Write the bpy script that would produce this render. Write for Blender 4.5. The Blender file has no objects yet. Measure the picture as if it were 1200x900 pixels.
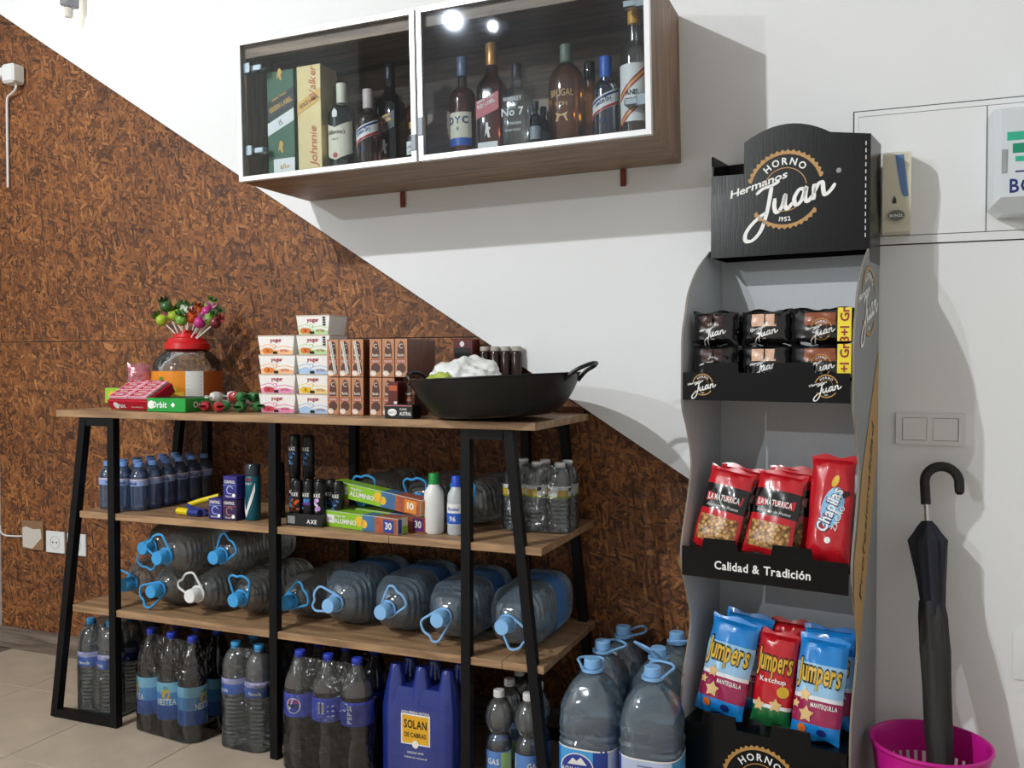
import bpy, bmesh, math, random
from mathutils import Matrix, Vector, noise, Euler

# ------------------------------------------------------------------ camera, world, lights, exposure
scene = bpy.context.scene
COL = scene.collection
PI = math.pi
F_PX, YAW, PITCH = 1080.0, math.radians(22.0), math.atan(26 / 1080.0)
CAM = Vector((0.0, -2.71, 1.17))
cam_data = bpy.data.cameras.new('camera')
cam_data.sensor_width = 36.0
cam_data.lens = F_PX / 1200.0 * 36.0
cam_data.clip_start = 0.05
cam = bpy.data.objects.new('camera', cam_data)
COL.objects.link(cam)
cam.location = CAM
cam.rotation_euler = (PI / 2 - PITCH, 0, YAW)
scene.camera = cam

world = bpy.data.worlds.new('shop_ambient')
world.use_nodes = True
world.node_tree.nodes['Background'].inputs[0].default_value = (1.0, 0.985, 0.94, 1)
world.node_tree.nodes['Background'].inputs[1].default_value = 0.50
scene.world = world

def point_light(name, loc, watts, radius, col=(1, 0.95, 0.87)):
    d = bpy.data.lights.new(name, 'POINT')
    d.energy = watts
    d.shadow_soft_size = radius
    d.color = col
    o = bpy.data.objects.new(name, d)
    COL.objects.link(o)
    o.location = loc
    return o

LAMP_KEY = (-2.54, -3.38, 3.32)
LAMP_TWIN = (-2.26, -3.36, 3.24)
LAMP_FAR = (-3.30, -4.62, 2.55)
LAMP_WALL = (-2.935, -0.10, 2.506)
point_light('key_lamp_light', LAMP_KEY, 285, 0.03, (0.97, 0.99, 1.0))
point_light('twin_lamp_light', LAMP_TWIN, 12, 0.025, (0.97, 0.99, 1.0))
point_light('far_lamp_light', LAMP_FAR, 150, 0.03, (0.95, 0.98, 1.0))

vs = scene.view_settings
vs.view_transform = 'Standard'
vs.look = 'None'
vs.exposure = 0.1
vs.gamma = 1.0
vs.use_curve_mapping = False
scene.cycles.use_denoising = True
scene.cycles.max_bounces = 14
scene.cycles.transparent_max_bounces = 24
scene.cycles.transmission_bounces = 12
scene.cycles.caustics_reflective = False
scene.cycles.caustics_refractive = False
scene.cycles.sample_clamp_indirect = 4.0

# ------------------------------------------------------------------ pixel -> place (camera model above)
_fw = Vector((-math.sin(YAW) * math.cos(PITCH), math.cos(YAW) * math.cos(PITCH), -math.sin(PITCH)))
_rt = Vector((math.cos(YAW), math.sin(YAW), 0))
_up = _rt.cross(_fw)

def ray(px, py):
    return _fw + _rt * ((px - 600) / F_PX) - _up * ((py - 450) / F_PX)

def P(px, py, x=None, y=None, z=None):
    d = ray(px, py)
    t = (z - CAM.z) / d.z if z is not None else ((y - CAM.y) / d.y if y is not None else (x - CAM.x) / d.x)
    return CAM + d * t

# ------------------------------------------------------------------ materials
def lin(h):
    if isinstance(h, str):
        h = h.lstrip('#')
        c = [int(h[i:i + 2], 16) / 255 for i in (0, 2, 4)]
    else:
        c = list(h)
    return tuple((v / 12.92 if v <= 0.04045 else ((v + 0.055) / 1.055) ** 2.4) for v in c) + (1.0,)

MATS = {}

def mat(name, col='#888888', rough=0.5, metal=0.0, trans=0.0, ior=1.45, emit=0.0, vary=0.08, vscale=18.0,
        bump=0.0, bscale=60.0, coat=0.0, stretch=None, spec=None):
    if name in MATS:
        return MATS[name]
    m = bpy.data.materials.new(name)
    m.use_nodes = True
    nt = m.node_tree
    b = nt.nodes['Principled BSDF']
    c = lin(col)
    b.inputs['Roughness'].default_value = rough
    b.inputs['Metallic'].default_value = metal
    b.inputs['IOR'].default_value = ior
    b.inputs['Transmission Weight'].default_value = trans
    b.inputs['Coat Weight'].default_value = coat
    if spec is not None:
        b.inputs['Specular IOR Level'].default_value = spec
    b.inputs['Base Color'].default_value = c
    if emit:
        b.inputs['Emission Color'].default_value = c
        b.inputs['Emission Strength'].default_value = emit
    if vary or bump:
        tc = nt.nodes.new('ShaderNodeTexCoord')
        src = tc.outputs['Object']
        if stretch:
            mp = nt.nodes.new('ShaderNodeMapping')
            mp.inputs['Scale'].default_value = stretch
            nt.links.new(src, mp.inputs['Vector'])
            src = mp.outputs['Vector']
        if vary:
            n = nt.nodes.new('ShaderNodeTexNoise')
            n.inputs['Scale'].default_value = vscale
            n.inputs['Detail'].default_value = 4
            nt.links.new(src, n.inputs['Vector'])
            mx = nt.nodes.new('ShaderNodeMix')
            mx.data_type = 'RGBA'
            mx.inputs[6].default_value = tuple(v * (1 - vary) for v in c[:3]) + (1,)
            mx.inputs[7].default_value = tuple(min(1, v * (1 + vary)) for v in c[:3]) + (1,)
            nt.links.new(n.outputs['Fac'], mx.inputs[0])
            nt.links.new(mx.outputs[2], b.inputs['Base Color'])
        if bump:
            n2 = nt.nodes.new('ShaderNodeTexNoise')
            n2.inputs['Scale'].default_value = bscale
            n2.inputs['Detail'].default_value = 3
            nt.links.new(src, n2.inputs['Vector'])
            bp = nt.nodes.new('ShaderNodeBump')
            bp.inputs['Strength'].default_value = bump
            bp.inputs['Distance'].default_value = 0.01
            nt.links.new(n2.outputs['Fac'], bp.inputs['Height'])
            nt.links.new(bp.outputs['Normal'], b.inputs['Normal'])
    MATS[name] = m
    return m

def film_mat(name, col, alpha, rough=0.08, bump=0.5, bscale=30, haze=0.0, tint=None, ior=1.5):
    """thin clear plastic or pane: mostly see-through, reflecting by angle"""
    if name in MATS:
        return MATS[name]
    m = bpy.data.materials.new(name)
    m.use_nodes = True
    nt = m.node_tree
    nt.nodes.remove(nt.nodes['Principled BSDF'])
    out = nt.nodes['Material Output']
    tr = nt.nodes.new('ShaderNodeBsdfTransparent')
    tr.inputs[0].default_value = lin(tint or '#f4f8fa')
    gl = nt.nodes.new('ShaderNodeBsdfGlossy')
    gl.inputs['Roughness'].default_value = rough
    gl.inputs['Color'].default_value = lin(col)
    df = nt.nodes.new('ShaderNodeBsdfDiffuse')
    df.inputs[0].default_value = lin(col)
    fr = nt.nodes.new('ShaderNodeFresnel')
    fr.inputs['IOR'].default_value = ior
    ad = nt.nodes.new('ShaderNodeMath')
    ad.operation = 'ADD'
    ad.use_clamp = True
    ad.inputs[1].default_value = alpha
    nt.links.new(fr.outputs[0], ad.inputs[0])
    mx = nt.nodes.new('ShaderNodeMixShader')
    nt.links.new(ad.outputs[0], mx.inputs[0])
    nt.links.new(tr.outputs[0], mx.inputs[1])
    nt.links.new(gl.outputs[0], mx.inputs[2])
    tc = nt.nodes.new('ShaderNodeTexCoord')
    n = nt.nodes.new('ShaderNodeTexNoise')
    n.inputs['Scale'].default_value = bscale
    n.inputs['Detail'].default_value = 3
    nt.links.new(tc.outputs['Object'], n.inputs['Vector'])
    if bump:
        bp = nt.nodes.new('ShaderNodeBump')
        bp.inputs['Strength'].default_value = bump
        bp.inputs['Distance'].default_value = 0.02
        nt.links.new(n.outputs['Fac'], bp.inputs['Height'])
        nt.links.new(bp.outputs['Normal'], gl.inputs['Normal'])
    last = mx.outputs[0]
    if haze:
        n3 = nt.nodes.new('ShaderNodeTexNoise')
        n3.inputs['Scale'].default_value = 5
        n3.inputs['Detail'].default_value = 6
        nt.links.new(tc.outputs['Object'], n3.inputs['Vector'])
        rp = nt.nodes.new('ShaderNodeMapRange')
        rp.inputs[1].default_value = 0.4
        rp.inputs[2].default_value = 0.75
        rp.inputs[3].default_value = haze * 0.25
        rp.inputs[4].default_value = haze
        nt.links.new(n3.outputs['Fac'], rp.inputs[0])
        m2 = nt.nodes.new('ShaderNodeMixShader')
        nt.links.new(rp.outputs[0], m2.inputs[0])
        nt.links.new(last, m2.inputs[1])
        nt.links.new(df.outputs[0], m2.inputs[2])
        last = m2.outputs[0]
    nt.links.new(last, out.inputs[0])
    MATS[name] = m
    return m

def pet_mat(name, col, clear=0.3, rough=0.03, ior=1.33, haze=0.0, bump=0.0, rip=(14, 14, 120), sheen=0.0):
    """water-filled plastic: refracting body mixed with plain see-through"""
    if name in MATS:
        return MATS[name]
    m = mat(name, col, rough=rough, trans=1.0, ior=ior, vary=0)
    nt = m.node_tree
    b = nt.nodes['Principled BSDF']
    tr = nt.nodes.new('ShaderNodeBsdfTransparent')
    tr.inputs[0].default_value = lin(col)
    mx = nt.nodes.new('ShaderNodeMixShader')
    mx.inputs[0].default_value = clear
    nt.links.new(b.outputs[0], mx.inputs[1])
    nt.links.new(tr.outputs[0], mx.inputs[2])
    last = mx.outputs[0]
    if haze:
        tc = nt.nodes.new('ShaderNodeTexCoord')
        mpn = nt.nodes.new('ShaderNodeMapping')
        mpn.inputs['Scale'].default_value = rip
        nt.links.new(tc.outputs['Object'], mpn.inputs[0])
        nz = nt.nodes.new('ShaderNodeTexNoise')
        nz.inputs['Scale'].default_value = 1.0
        nz.inputs['Detail'].default_value = 2.0
        nz.inputs['Distortion'].default_value = 0.8
        nt.links.new(mpn.outputs[0], nz.inputs['Vector'])
        bpn = nt.nodes.new('ShaderNodeBump')
        bpn.inputs['Strength'].default_value = bump
        bpn.inputs['Distance'].default_value = 0.012
        nt.links.new(nz.outputs['Fac'], bpn.inputs['Height'])
        df = nt.nodes.new('ShaderNodeBsdfTranslucent')
        df.inputs[0].default_value = lin(col)
        d2 = nt.nodes.new('ShaderNodeBsdfDiffuse')
        d2.inputs[0].default_value = lin(col)
        m3 = nt.nodes.new('ShaderNodeMixShader')
        nt.links.new(d2.outputs[0], m3.inputs[1]); nt.links.new(df.outputs[0], m3.inputs[2])
        m2 = nt.nodes.new('ShaderNodeMixShader')
        m2.inputs[0].default_value = haze
        nt.links.new(last, m2.inputs[1]); nt.links.new(m3.outputs[0], m2.inputs[2])
        gl = nt.nodes.new('ShaderNodeBsdfGlossy')
        gl.inputs['Roughness'].default_value = 0.1
        fr = nt.nodes.new('ShaderNodeFresnel')
        fr.inputs['IOR'].default_value = 1.6
        for nd in (df, d2, gl, fr, b) if bump else ():
            nt.links.new(bpn.outputs[0], nd.inputs['Normal'])
        m4 = nt.nodes.new('ShaderNodeMixShader')
        sh = nt.nodes.new('ShaderNodeMath')
        sh.operation = 'ADD'
        sh.inputs[1].default_value = sheen
        nt.links.new(fr.outputs[0], sh.inputs[0])
        nt.links.new(sh.outputs[0], m4.inputs[0]); nt.links.new(m2.outputs[0], m4.inputs[1]); nt.links.new(gl.outputs[0], m4.inputs[2])
        last = m4.outputs[0]
    nt.links.new(last, nt.nodes['Material Output'].inputs[0])
    return m

def osb_mat():
    m = bpy.data.materials.new('strand_board')
    m.use_nodes = True
    nt = m.node_tree
    N, L = nt.nodes.new, nt.links.new
    b = nt.nodes['Principled BSDF']
    b.inputs['Roughness'].default_value = 0.62
    tc = N('ShaderNodeTexCoord')
    outs = []
    for k, (sc, sx, sz, rot) in enumerate(((1.0, 20, 85, 0.3), (1.0, 22, 90, 1.2), (1.0, 21, 105, -0.7), (1, 26, 110, 0.75), (1, 25, 95, -0.25), (1, 30, 130, 1.75))):
        m0 = N('ShaderNodeMapping')
        m0.inputs['Rotation'].default_value = (0, rot, 0)
        L(tc.outputs['Object'], m0.inputs['Vector'])
        mp = N('ShaderNodeMapping')
        mp.inputs['Scale'].default_value = (sx, 1.0, sz)
        mp.inputs['Location'].default_value = (k * 3.7, k * 0.31, k * 1.9)
        L(m0.outputs[0], mp.inputs['Vector'])
        ns = N('ShaderNodeTexNoise')
        ns.inputs['Scale'].default_value = 0.35
        ns.inputs['Detail'].default_value = 1
        L(mp.outputs[0], ns.inputs['Vector'])
        sub = N('ShaderNodeVectorMath')
        sub.operation = 'MULTIPLY_ADD'
        sub.inputs[1].default_value = (0.9, 0, 0.9)
        L(ns.outputs['Color'], sub.inputs[0])
        L(mp.outputs[0], sub.inputs[2])
        vo = N('ShaderNodeTexVoronoi')
        vo.inputs['Scale'].default_value = 1.0
        L(sub.outputs[0], vo.inputs['Vector'])
        sep = N('ShaderNodeSeparateColor')
        L(vo.outputs['Color'], sep.inputs[0])
        outs.append((sep.outputs[0], sep.outputs[1], vo.outputs['Distance']))
    def mixv(a, bb, f):
        x = N('ShaderNodeMix'); x.data_type = 'FLOAT'
        L(f, x.inputs[0]); L(a, x.inputs[2]); L(bb, x.inputs[3])
        return x.outputs[0]
    def gt(a, t):
        x = N('ShaderNodeMath'); x.operation = 'GREATER_THAN'
        L(a, x.inputs[0]); x.inputs[1].default_value = t
        return x.outputs[0]
    v = mixv(outs[0][0], outs[1][0], gt(outs[1][1], 0.5))
    v = mixv(v, outs[2][0], gt(outs[2][1], 0.55))
    v = mixv(v, outs[3][0], gt(outs[3][1], 0.6))
    v = mixv(v, outs[4][0], gt(outs[4][1], 0.62))
    v = mixv(v, outs[5][0], gt(outs[5][1], 0.7))
    fine = N('ShaderNodeTexNoise')
    fine.inputs['Scale'].default_value = 150
    fine.inputs['Detail'].default_value = 5
    L(tc.outputs['Object'], fine.inputs['Vector'])
    big = N('ShaderNodeTexNoise')
    big.inputs['Scale'].default_value = 2.2
    L(tc.outputs['Object'], big.inputs['Vector'])
    a1 = N('ShaderNodeMath'); a1.operation = 'MULTIPLY_ADD'; a1.inputs[1].default_value = 0.6
    L(fine.outputs['Fac'], a1.inputs[0]); L(v, a1.inputs[2])
    a2 = N('ShaderNodeMath'); a2.operation = 'MULTIPLY_ADD'; a2.inputs[1].default_value = 0.5
    L(big.outputs['Fac'], a2.inputs[0]); L(a1.outputs[0], a2.inputs[2])
    mr = N('ShaderNodeMapRange')
    mr.inputs[1].default_value = 0.45; mr.inputs[2].default_value = 1.75
    L(a2.outputs[0], mr.inputs[0])
    cr = N('ShaderNodeValToRGB')
    e = cr.color_ramp.elements
    e[0].position = 0.0; e[0].color = lin('#2e190e')
    e[1].position = 1.0; e[1].color = lin('#c48b4f')
    for p, c in ((0.25, '#583216'), (0.5, '#774823'), (0.78, '#925c2e')):
        x = e.new(p); x.color = lin(c)
    L(mr.outputs[0], cr.inputs[0])
    L(cr.outputs[0], b.inputs['Base Color'])
    bp = N('ShaderNodeBump'); bp.inputs['Strength'].default_value = 0.35; bp.inputs['Distance'].default_value = 0.004
    L(a1.outputs[0], bp.inputs['Height']); L(bp.outputs[0], b.inputs['Normal'])
    return m

def wood_mat(name, dark, light, stretch, scale=6, rough=0.5):
    m = bpy.data.materials.new(name)
    m.use_nodes = True
    nt = m.node_tree
    N, L = nt.nodes.new, nt.links.new
    b = nt.nodes['Principled BSDF']
    b.inputs['Roughness'].default_value = rough
    tc = N('ShaderNodeTexCoord'); mp = N('ShaderNodeMapping')
    mp.inputs['Scale'].default_value = stretch
    L(tc.outputs['Object'], mp.inputs[0])
    n = N('ShaderNodeTexNoise'); n.inputs['Scale'].default_value = scale; n.inputs['Detail'].default_value = 7
    n.inputs['Distortion'].default_value = 0.6
    L(mp.outputs[0], n.inputs['Vector'])
    cr = N('ShaderNodeValToRGB')
    cr.color_ramp.elements[0].position = 0.32; cr.color_ramp.elements[0].color = lin(dark)
    cr.color_ramp.elements[1].position = 0.68; cr.color_ramp.elements[1].color = lin(light)
    L(n.outputs['Fac'], cr.inputs[0]); L(cr.outputs[0], b.inputs['Base Color'])
    bp = N('ShaderNodeBump'); bp.inputs['Strength'].default_value = 0.1; bp.inputs['Distance'].default_value = 0.002
    L(n.outputs['Fac'], bp.inputs['Height']); L(bp.outputs[0], b.inputs['Normal'])
    return m

def nuts_mat():
    m = bpy.data.materials.new('roasted_nuts')
    m.use_nodes = True
    nt = m.node_tree
    N, L = nt.nodes.new, nt.links.new
    b = nt.nodes['Principled BSDF']; b.inputs['Roughness'].default_value = 0.35
    tc = N('ShaderNodeTexCoord'); v = N('ShaderNodeTexVoronoi'); v.inputs['Scale'].default_value = 110
    L(tc.outputs['Object'], v.inputs['Vector'])
    cr = N('ShaderNodeValToRGB')
    cr.color_ramp.elements[0].color = lin('#d8a866'); cr.color_ramp.elements[1].color = lin('#6d4420')
    cr.color_ramp.elements[0].position = 0.25; cr.color_ramp.elements[1].position = 0.75
    L(v.outputs['Distance'], cr.inputs[0])
    hs = N('ShaderNodeHueSaturation'); sp = N('ShaderNodeSeparateColor')
    L(v.outputs['Color'], sp.inputs[0])
    mr = N('ShaderNodeMapRange'); mr.inputs[3].default_value = 0.6; mr.inputs[4].default_value = 1.25
    L(sp.outputs[0], mr.inputs[0]); L(mr.outputs[0], hs.inputs['Value']); L(cr.outputs[0], hs.inputs['Color'])
    L(hs.outputs[0], b.inputs['Base Color'])
    return m

# ------------------------------------------------------------------ mesh builder
class MB:
    def __init__(self):
        self.v, self.f, self.m = [], [], []
        self.c = 0
        self.X = None

    def add(self, vs_, fs, mi=None):
        o = len(self.v)
        if self.X is not None:
            vs_ = [self.X @ Vector(p) for p in vs_]
        self.v += [tuple(p) for p in vs_]
        self.f += [tuple(i + o for i in f) for f in fs]
        self.m += [self.c if mi is None else mi] * len(fs)
        return self

    def box(self, x0, y0, z0, x1, y1, z1, mi=None):
        vs_ = [(x, y, z) for z in (z0, z1) for y in (y0, y1) for x in (x0, x1)]
        return self.add(vs_, [(0, 2, 3, 1), (4, 5, 7, 6), (0, 1, 5, 4), (2, 6, 7, 3), (0, 4, 6, 2), (1, 3, 7, 5)], mi)

    def cbox(self, x0, y0, z0, x1, y1, z1, c=0.003, mi=None):
        pts = []
        for sx in (0, 1):
            for sy in (0, 1):
                for sz in (0, 1):
                    p = ((x0, x1)[sx], (y0, y1)[sy], (z0, z1)[sz])
                    d = (c if sx == 0 else -c, c if sy == 0 else -c, c if sz == 0 else -c)
                    for k in range(3):
                        q = list(p)
                        for j in range(3):
                            if j != k:
                                q[j] += d[j]
                        pts.append(tuple(q))
        return self.hull(pts, mi)

    def hull(self, pts, mi=None):
        bm = bmesh.new()
        for p in pts:
            bm.verts.new(p)
        bmesh.ops.convex_hull(bm, input=bm.verts)
        bmesh.ops.dissolve_limit(bm, angle_limit=0.01, verts=bm.verts, edges=bm.edges)
        bm.verts.index_update()
        self.add([v.co.copy() for v in bm.verts], [tuple(v.index for v in f.verts) for f in bm.faces], mi)
        bm.free()
        return self

    def bar(self, a, b, w, h=None, up=(0, 0, 1), mi=None):
        a, b = Vector(a), Vector(b)
        d = (b - a).normalized()
        s = d.cross(Vector(up))
        if s.length < 1e-4:
            s = d.cross(Vector((0, 1, 0)))
        s.normalize()
        u = s.cross(d)
        h = h or w
        vs_ = []
        for p in (a, b):
            for i, j in ((-1, -1), (1, -1), (1, 1), (-1, 1)):
                vs_.append(p + s * (i * w / 2) + u * (j * h / 2))
        return self.add(vs_, [(3, 2, 1, 0), (4, 5, 6, 7), (0, 1, 5, 4), (1, 2, 6, 5), (2, 3, 7, 6), (3, 0, 4, 7)], mi)

    def lathe(self, prof, seg=24, n=2.0, sx=1.0, sy=1.0, mi=None, mfun=None, wob=None):
        vs_, fs, ms = [], [], []
        rings = []
        for (r, z) in prof:
            if r <= 1e-6:
                rings.append([len(vs_)])
                vs_.append((0, 0, z))
            else:
                ring = []
                for k in range(seg):
                    a = 2 * PI * (k + 0.5) / seg
                    c, s = math.cos(a), math.sin(a)
                    q = (abs(c) ** n + abs(s) ** n) ** (-1.0 / n) if n != 2 else 1.0
                    rr = r * q
                    if wob:
                        rr *= wob(a, z)
                    ring.append(len(vs_))
                    vs_.append((rr * c * sx, rr * s * sy, z))
                rings.append(ring)
        base = len(self.f)
        for i in range(len(rings) - 1):
            A, B = rings[i], rings[i + 1]
            mm = mfun((prof[i][1] + prof[i + 1][1]) / 2) if mfun else (self.c if mi is None else mi)
            if len(A) == 1 and len(B) == 1:
                continue
            if len(A) == 1:
                for k in range(seg):
                    fs.append((A[0], B[(k + 1) % seg], B[k])); ms.append(mm)
            elif len(B) == 1:
                for k in range(seg):
                    fs.append((A[k], A[(k + 1) % seg], B[0])); ms.append(mm)
            else:
                for k in range(seg):
                    fs.append((A[k], A[(k + 1) % seg], B[(k + 1) % seg], B[k])); ms.append(mm)
        self.add(vs_, fs)
        self.m[base:] = ms
        return self

    def band(self, r, z0, z1, a0=-180, a1=180, seg=24, n=2.0, sx=1.0, sy=1.0, mi=None, t=0.0006):
        """label wrapped round a body; angle 0 faces -y"""
        vs_, fs = [], []
        for k in range(seg + 1):
            a = math.radians(a0 + (a1 - a0) * k / seg - 90)
            c, s = math.cos(a), math.sin(a)
            q = (abs(c) ** n + abs(s) ** n) ** (-1.0 / n) if n != 2 else 1.0
            for z in (z0, z1):
                vs_.append((r * q * c * sx, r * q * s * sy, z))
        for k in range(seg):
            fs.append((2 * k, 2 * k + 2, 2 * k + 3, 2 * k + 1))
        return self.add(vs_, fs, mi)

    def tube(self, path, r, seg=8, closed=False, mi=None, rads=None):
        path = [Vector(p) for p in path]
        n = len(path)
        vs_, fs = [], []
        prev = None
        for i, p in enumerate(path):
            if closed:
                d = path[(i + 1) % n] - path[i - 1]
            else:
                d = path[min(i + 1, n - 1)] - path[max(i - 1, 0)]
            d.normalize()
            if prev is None:
                s = d.cross(Vector((0, 0, 1)))
                if s.length < 1e-3:
                    s = d.cross(Vector((0, 1, 0)))
            else:
                s = prev - d * prev.dot(d)
            s.normalize()
            prev = s
            u = d.cross(s)
            rr = rads[i] if rads else r
            for k in range(seg):
                a = 2 * PI * k / seg
                vs_.append(p + s * (math.cos(a) * rr) + u * (math.sin(a) * rr))
        for i in range(n if closed else n - 1):
            j = (i + 1) % n
            for k in range(seg):
                fs.append((i * seg + k, i * seg + (k + 1) % seg, j * seg + (k + 1) % seg, j * seg + k))
        if not closed:
            fs.append(tuple(range(seg))[::-1])
            fs.append(tuple(range((n - 1) * seg, n * seg)))
        return self.add(vs_, fs, mi)

    def prism(self, poly, fn, t, mi=None):
        """2-D outline extruded: fn(a, b, h) -> 3-D point, h from 0 to t"""
        n = len(poly)
        vs_ = [fn(a, b, 0) for a, b in poly] + [fn(a, b, t) for a, b in poly]
        fs = [tuple(range(n))[::-1], tuple(range(n, 2 * n))]
        fs += [(i, (i + 1) % n, n + (i + 1) % n, n + i) for i in range(n)]
        return self.add(vs_, fs, mi)

    def poly(self, pts, mi=None):
        return self.add(pts, [tuple(range(len(pts)))], mi)

    def flat(self, pts2, fn, mi=None):
        return self.poly([fn(a, b) for a, b in pts2], mi)

    def build(self, name, mats, parent=None, sharp=0.6):
        me = bpy.data.meshes.new(name)
        me.from_pydata(self.v, [], self.f)
        if not isinstance(mats, (list, tuple)):
            mats = [mats]
        for m_ in mats:
            me.materials.append(m_)
        me.polygons.foreach_set('material_index', self.m)
        me.polygons.foreach_set('use_smooth', [True] * len(self.f))
        me.update()
        bm = bmesh.new(); bm.from_mesh(me)
        bmesh.ops.recalc_face_normals(bm, faces=bm.faces)
        bm.to_mesh(me); bm.free()
        me.set_sharp_from_angle(angle=sharp)
        o = bpy.data.objects.new(name, me)
        COL.objects.link(o)
        if parent:
            o.parent = parent
        return o

def tag(o, label, cat, group=None, kind=None):
    o['label'] = label
    o['category'] = cat
    if group:
        o['group'] = group
    if kind:
        o['kind'] = kind
    return o

def thing(name, label, cat, loc=(0, 0, 0), rz=0.0, group=None, M=None):
    o = bpy.data.objects.new(name, None)
    o.empty_display_size = 0.05
    COL.objects.link(o)
    if M is not None:
        o.location = M.to_translation()
        o.rotation_euler = M.to_euler()
    else:
        o.location = loc
        o.rotation_euler = (0, 0, rz)
    return tag(o, label, cat, group)

def struct(o):
    o['kind'] = 'structure'
    return o

def dup(root, loc=None, rz=0.0, label=None, group=None, M=None):
    r = root.copy()
    COL.objects.link(r)
    if M is not None:
        r.location = M.to_translation(); r.rotation_euler = M.to_euler()
    else:
        r.location = loc; r.rotation_euler = (0, 0, rz)
    if label:
        r['label'] = label
    if group:
        r['group'] = group
    for ch in KIDS(root):
        c = ch.copy(); COL.objects.link(c); c.parent = r
        for g in KIDS(ch):
            d = g.copy(); COL.objects.link(d); d.parent = c
    return r

def KIDS(o):
    return [c for c in o.children]

def M4(loc, rx=0, ry=0, rz=0, spin=0):
    return Matrix.Translation(Vector(loc)) @ Euler((rx, ry, rz)).to_matrix().to_4x4() @ Matrix.Rotation(spin, 4, 'Z')

def place_first(root, used, **kw):
    """move the model itself the first time, copy it afterwards"""
    if not used.get(root.name):
        used[root.name] = True
        if kw.get('M') is not None:
            root.location = kw['M'].to_translation(); root.rotation_euler = kw['M'].to_euler()
        else:
            root.location = kw['loc']; root.rotation_euler = (0, 0, kw.get('rz', 0))
        if kw.get('label'):
            root['label'] = kw['label']
        if kw.get('group'):
            root['group'] = kw['group']
        return root
    return dup(root, **kw)

USED = {}

# ------------------------------------------------------------------ lettering
CHARS = "ABCDEFGHIJKLMNOPQRSTUVWXYZabcdefghijklmnopqrstuvwxyz0123456789&+'-.óñÓ®%!"
GL = {}

def make_glyphs():
    todo = []
    for st, off in (('n', 0.0), ('b', 0.022), ('f', 0.075)):
        for ch in CHARS:
            cu = bpy.data.curves.new('glyph', 'FONT')
            cu.body = ch
            cu.size = 1.0
            cu.resolution_u = 2
            cu.offset = off
            cu.fill_mode = 'FRONT'
            o = bpy.data.objects.new('glyph', cu)
            COL.objects.link(o)
            todo.append((st, ch, o, cu))
    dg = bpy.context.evaluated_depsgraph_get()
    dg.update()
    for st, ch, o, cu in todo:
        ev = o.evaluated_get(dg)
        me = ev.to_mesh()
        vs_ = [(v.co.x, v.co.y) for v in me.vertices]
        fs = [tuple(p.vertices) for p in me.polygons]
        x0 = min((v[0] for v in vs_), default=0)
        x1 = max((v[0] for v in vs_), default=0.3)
        GL[(st, ch)] = ([(a - x0, b) for a, b in vs_], fs, x1 - x0)
        ev.to_mesh_clear()
    for st, ch, o, cu in todo:
        bpy.data.objects.remove(o)
        bpy.data.curves.remove(cu)

make_glyphs()

def text(mb, s, h, fn, mi=0, st='b', shear=0.0, sp=0.07, width=None, cx=0.0, cy=0.0, rot=0.0, arc=None, align='c'):
    """fn(u, v) -> 3-D; h is the capital height; arc=(radius, centre_angle_deg) sets the words on a circle"""
    sc = h / 0.73
    adv, x = [], 0.0
    for ch in s:
        if ch == ' ':
            x += 0.3
            adv.append(None)
            continue
        g = GL.get((st, ch)) or GL[(st, 'o')]
        adv.append((x, g))
        x += g[2] + sp
    tot = max(0.01, x - sp)
    kx = sc if width is None else width / tot
    cr, sr = math.cos(rot), math.sin(rot)
    off = tot / 2 if align == 'c' else 0
    for it in adv:
        if it is None:
            continue
        x0, (vs_, fs, w) = it
        pts = []
        for a, b in vs_:
            if arc:
                R, ca = arc
                mid = (x0 + w / 2 - off) * kx
                an = math.radians(ca) - mid / R if R > 0 else math.radians(ca) - mid / R
                lu, lv = (a - w / 2) * kx, b * sc
                rr = abs(R) + (lv if R > 0 else -(h - lv))
                if R > 0:
                    u = math.cos(an) * rr + math.sin(an) * lu
                    v = math.sin(an) * rr - math.cos(an) * lu
                else:
                    rr = abs(R) - lv
                    u = math.cos(an) * rr - math.sin(an) * lu
                    v = math.sin(an) * rr + math.cos(an) * lu
            else:
                u = (x0 + a - off) * kx + shear * b * sc
                v = (b - 0.365) * sc
            pts.append(fn(cx + u * cr - v * sr, cy + u * sr + v * cr))
        mb.add(pts, fs, mi)

def plane(o, u, v):
    o, u, v = Vector(o), Vector(u), Vector(v)
    return lambda a, b: o + u * a + v * b

def cyl(r, zc, a0=0.0, sx=1.0, sy=1.0):
    def fn(u, v):
        a = u / r - PI / 2 + math.radians(a0)
        return Vector((math.cos(a) * r * sx, math.sin(a) * r * sy, zc + v))
    return fn

def catmull(pts, k=6, closed=False):
    out = []
    n = len(pts)
    rng = range(n if closed else n - 1)
    for i in rng:
        p = [pts[(i + j) % n] if closed else pts[min(max(i + j, 0), n - 1)] for j in (-1, 0, 1, 2)]
        for s in range(k):
            t = s / k
            q = []
            for d in range(len(pts[0])):
                a, b, c, e = (w[d] for w in p)
                q.append(0.5 * (2 * b + (c - a) * t + (2 * a - 5 * b + 4 * c - e) * t * t + (3 * b - a - 3 * c + e) * t ** 3))
            out.append(tuple(q))
    if not closed:
        out.append(tuple(pts[-1]))
    return out

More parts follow.
